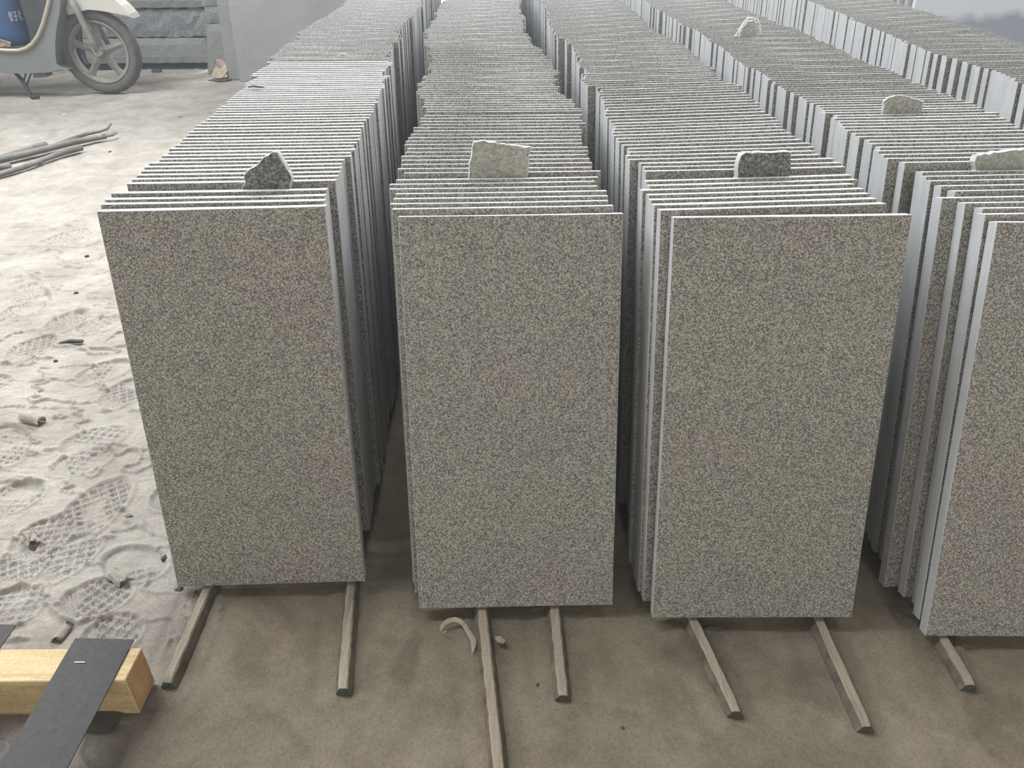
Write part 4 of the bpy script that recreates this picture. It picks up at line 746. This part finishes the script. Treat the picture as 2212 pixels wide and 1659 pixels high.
# front fender: curved over the tyre
bm = shell([(-2.434, .62), (-2.434, .501), (-2.446, .462), (-2.438, .425), (-2.414, .428), (-2.385, .443), (-2.361, .452), (-2.316, .452), (-2.254, .446), (-2.169, .431), (-2.085, .405), (-2.094, .430), (-2.124, .471), (-2.161, .503), (-2.20, .53), (-2.26, .60), (-2.30, .64)], 4.645, 4.755, .008)
sp('front_fender', bm, M['fender'], False)
bm = bmesh.new(); tube(bm, [(-2.385, 4.625, .50), (-2.366, 4.625, .440), (-2.330, 4.625, .300), (-2.318, 4.625, .245)], [.017, .017, .0175, .016], 14)
sp('fork_leg', bm, M['rim'], True)
bm = bmesh.new(); prism_bm(bm, [(-2.345, .262), (-2.312, .275), (-2.292, .226), (-2.318, .212), (-2.338, .222)], 4.617, 4.640, .002); sp('axle_clamp', bm, M['rim'])
bm = bmesh.new(); tube(bm, [(-2.385, 4.775, .50), (-2.366, 4.775, .440), (-2.318, 4.775, .245)], [.015, .016, .014], 12); sp('fork_leg', bm, M['rim'], True)
# leg shield and floor board side panel
bm = shell([(-2.470, .80), (-2.420, .80), (-2.412, .505), (-2.439, .448), (-2.483, .368), (-2.518, .286), (-2.545, .226), (-2.553, .182), (-2.500, .150), (-2.61, .141), (-2.761, .137), (-2.95, .142), (-3.22, .150), (-3.24, .262), (-2.95, .262), (-2.84, .258), (-2.793, .246), (-2.729, .244), (-2.681, .256), (-2.637, .278), (-2.592, .320), (-2.549, .374), (-2.512, .433), (-2.475, .505)], 4.575, 4.825, .010)
sp('body_panel', bm, M['body'])
bm = shell([(-2.43, .52), (-2.405, .50), (-2.425, .43), (-2.455, .36), (-2.480, .28), (-2.487, .20), (-2.470, .152), (-2.52, .145), (-2.56, .18), (-2.553, .23), (-2.52, .29), (-2.49, .37), (-2.46, .44)], 4.745, 4.80, .006)
sp('inner_mudguard', bm, M['body_dark'])
bm = bmesh.new(); tube(bm, [(-2.455, 4.572, .62), (-2.460, 4.572, .540), (-2.478, 4.572, .500), (-2.512, 4.572, .445), (-2.549, 4.572, .388), (-2.592, 4.572, .334), (-2.637, 4.572, .293), (-2.681, 4.572, .269), (-2.729, 4.572, .258), (-2.793, 4.572, .259), (-2.86, 4.572, .266), (-3.20, 4.572, .272)], .0115, 10)
sp('chrome_trim', bm, M['chrome'], True)
bm = shell([(-3.20, .262), (-2.70, .262), (-2.70, .275), (-3.20, .275)], 4.585, 4.815, .003); sp('footboard', bm, M['body_dark'])
bm = shell([(-3.9, .36), (-3.24, .262), (-3.15, .40), (-3.12, .70), (-3.75, .78), (-3.95, .60)], 4.59, 4.81, .02); sp('rear_body', bm, M['body'])
bm = bmesh.new(); tube(bm, [(-2.825, 4.63, .135), (-2.79, 4.61, .100), (-2.765, 4.59, .060), (-2.745, 4.57, .020), (-2.735, 4.56, .012), (-2.690, 4.555, .012)], [.011, .011, .011, .010, .010, .007], 8); sp('side_stand', bm, M['stand'], True)
bm = bmesh.new(); tube(bm, [(-2.775, 4.66, .135), (-2.788, 4.62, .085)], .004, 6); tube(bm, [(-2.745, 4.66, .135), (-2.768, 4.61, .070)], .004, 6); sp('stand_spring', bm, M['stand'], True)
bm = bmesh.new(); prism_bm(bm, [(-2.735, .140), (-2.655, .140), (-2.663, .104), (-2.735, .100)], 4.64, 4.72, .004); sp('frame_lug', bm, M['body'])
bm = bmesh.new(); tube(bm, [(-3.22, 4.66, .13), (-3.14, 4.58, .05), (-3.09, 4.56, .035), (-3.03, 4.56, .045)], .012, 8); sp('centre_stand', bm, M['rim'], True)
# load on the footboard
M['blue'] = simple('blue_container', (0.022, 0.071, 0.186), .12, 10, .5, .4)
M['white_print'] = simple('white_print', (0.384, 0.397, 0.422), .05, 40, .6)
M['black_bag'] = simple('dark_cover', (0.046, 0.046, 0.051), .2, 14, .8)
cxb, cyb, rb = -2.865, 4.69, .148
drum = empty('blue_container', (cxb, cyb, .276), 0, 'blue plastic container with white characters standing on the scooter footboard', 'container')
bm = bmesh.new(); n = 48; rings = []
for z, rd in ((.276, .10), (.280, .128), (.30, .142), (.34, .146), (.45, .148), (.60, .148), (.66, .140), (.70, .09)):
    rings.append([bm.verts.new((rd*math.cos(2*PI*k/n), rd*math.sin(2*PI*k/n)*.8, z-.276)) for k in range(n)])
for A, B in zip(rings, rings[1:]):
    for k in range(n): bm.faces.new((A[k], A[(k+1) % n], B[(k+1) % n], B[k]))
bm.faces.new(list(reversed(rings[0]))); bm.faces.new(rings[-1]); from_bm('drum_body', bm, M['blue'], drum, True)
# the print: strokes of the visible characters, laid on the curved wall
STR = [  # (x0, z0, x1, z1, width) in units of one character height
    (.10, 1.0, .02, .45, .11), (.02, .45, .36, .05, .11), (.30, 1.0, .22, .40, .11), (.22, .40, .02, .02, .11), (.0, .70, .42, .70, .10),
    (.50, .93, .88, .93, .11), (.88, .93, .70, .66, .10), (.70, .66, .70, .05, .13), (.70, .05, .56, .10, .10), (.46, .50, .96, .50, .11),
    (1.14, .85, 1.60, .85, .11), (1.38, 1.0, 1.38, .62, .12), (1.05, .62, 1.75, .62, .10), (1.62, .95, 1.12, .30, .10), (1.34, .40, 1.34, .08, .12), (1.34, .08, 1.70, .08, .12), (1.34, .28, 1.66, .34, .10), (1.70, .08, 1.72, .20, .08)]
bm = bmesh.new(); chh = .049; a0 = R(-37); zb = .398
def onwall(u, z, off):
    a = a0 + u*chh/rb*1.12
    return Vector(((rb+off)*math.cos(a), (rb+off)*math.sin(a)*.8, z-.276))
for x0, z0_, x1, z1, w_ in STR:
    L_ = math.hypot(x1-x0, z1-z0_); nx_, nz_ = -(z1-z0_)/L_*w_/2, (x1-x0)/L_*w_/2; q = max(1, int(L_/.15)); prev = None
    for k in range(q+1):
        f = k/q; X_, Z_ = x0+(x1-x0)*f, z0_+(z1-z0_)*f
        cur = [bm.verts.new(onwall(X_+s_*nx_, zb+(Z_+s_*nz_)*chh, off)) for s_, off in ((-1, .0005), (1, .0005), (1, .0018), (-1, .0018))]
        if prev:
            for j in range(4): bm.faces.new((prev[j], prev[(j+1) % 4], cur[(j+1) % 4], cur[j]))
        else: bm.faces.new(cur)
        prev = cur
    bm.faces.new(list(reversed(prev)))
from_bm('printed_characters', bm, M['white_print'], drum)
bm = shell([(-2.70, .28), (-2.60, .33), (-2.56, .40), (-2.50, .53), (-2.49, .75), (-2.70, .75)], 4.67, 4.80, .015)
tag(from_bm('dark_cover', bm, M['black_bag']), 'dark cover behind the scooter leg shield, right of the blue container', 'cover')
bm = bmesh.new(); crumple(bm, [(-2.90, 4.56, .281), (-2.84, 4.555, .325), (-2.80, 4.56, .318), (-2.755, 4.57, .300), (-2.765, 4.60, .280)], 2, random.Random(6), .002); bmesh.ops.solidify(bm, geom=bm.faces[:], thickness=.004)
for v_ in bm.verts: v_.co.y = min(v_.co.y, 4.566+ (v_.co.z-.28)*.1)
tag(from_bm('paper_wad', bm, M['cloth_y']), 'pale folded paper on the scooter footboard below the blue container', 'paper')

# ------------------------------------------------------------------ dust haze in the shed air
hz = bpy.data.materials.new('dust_haze'); hz.use_nodes = True; ht_ = hz.node_tree; ht_.nodes.remove(ht_.nodes['Principled BSDF'])
vs_ = ht_.nodes.new('ShaderNodeVolumeScatter'); vs_.inputs['Color'].default_value = (.86, .93, 1.0, 1); vs_.inputs['Density'].default_value = .010; vs_.inputs['Anisotropy'].default_value = .3
ht_.links.new(vs_.outputs[0], ht_.nodes['Material Output'].inputs['Volume'])
bm = bmesh.new(); add_box(bm, (-8.5, -3.0, -.02), (8.5, 9.2, 5.5))
tag(from_bm('dust_haze', bm, hz), 'thin bluish dust haze hanging in the air between the slab rows', 'haze', kind='stuff')
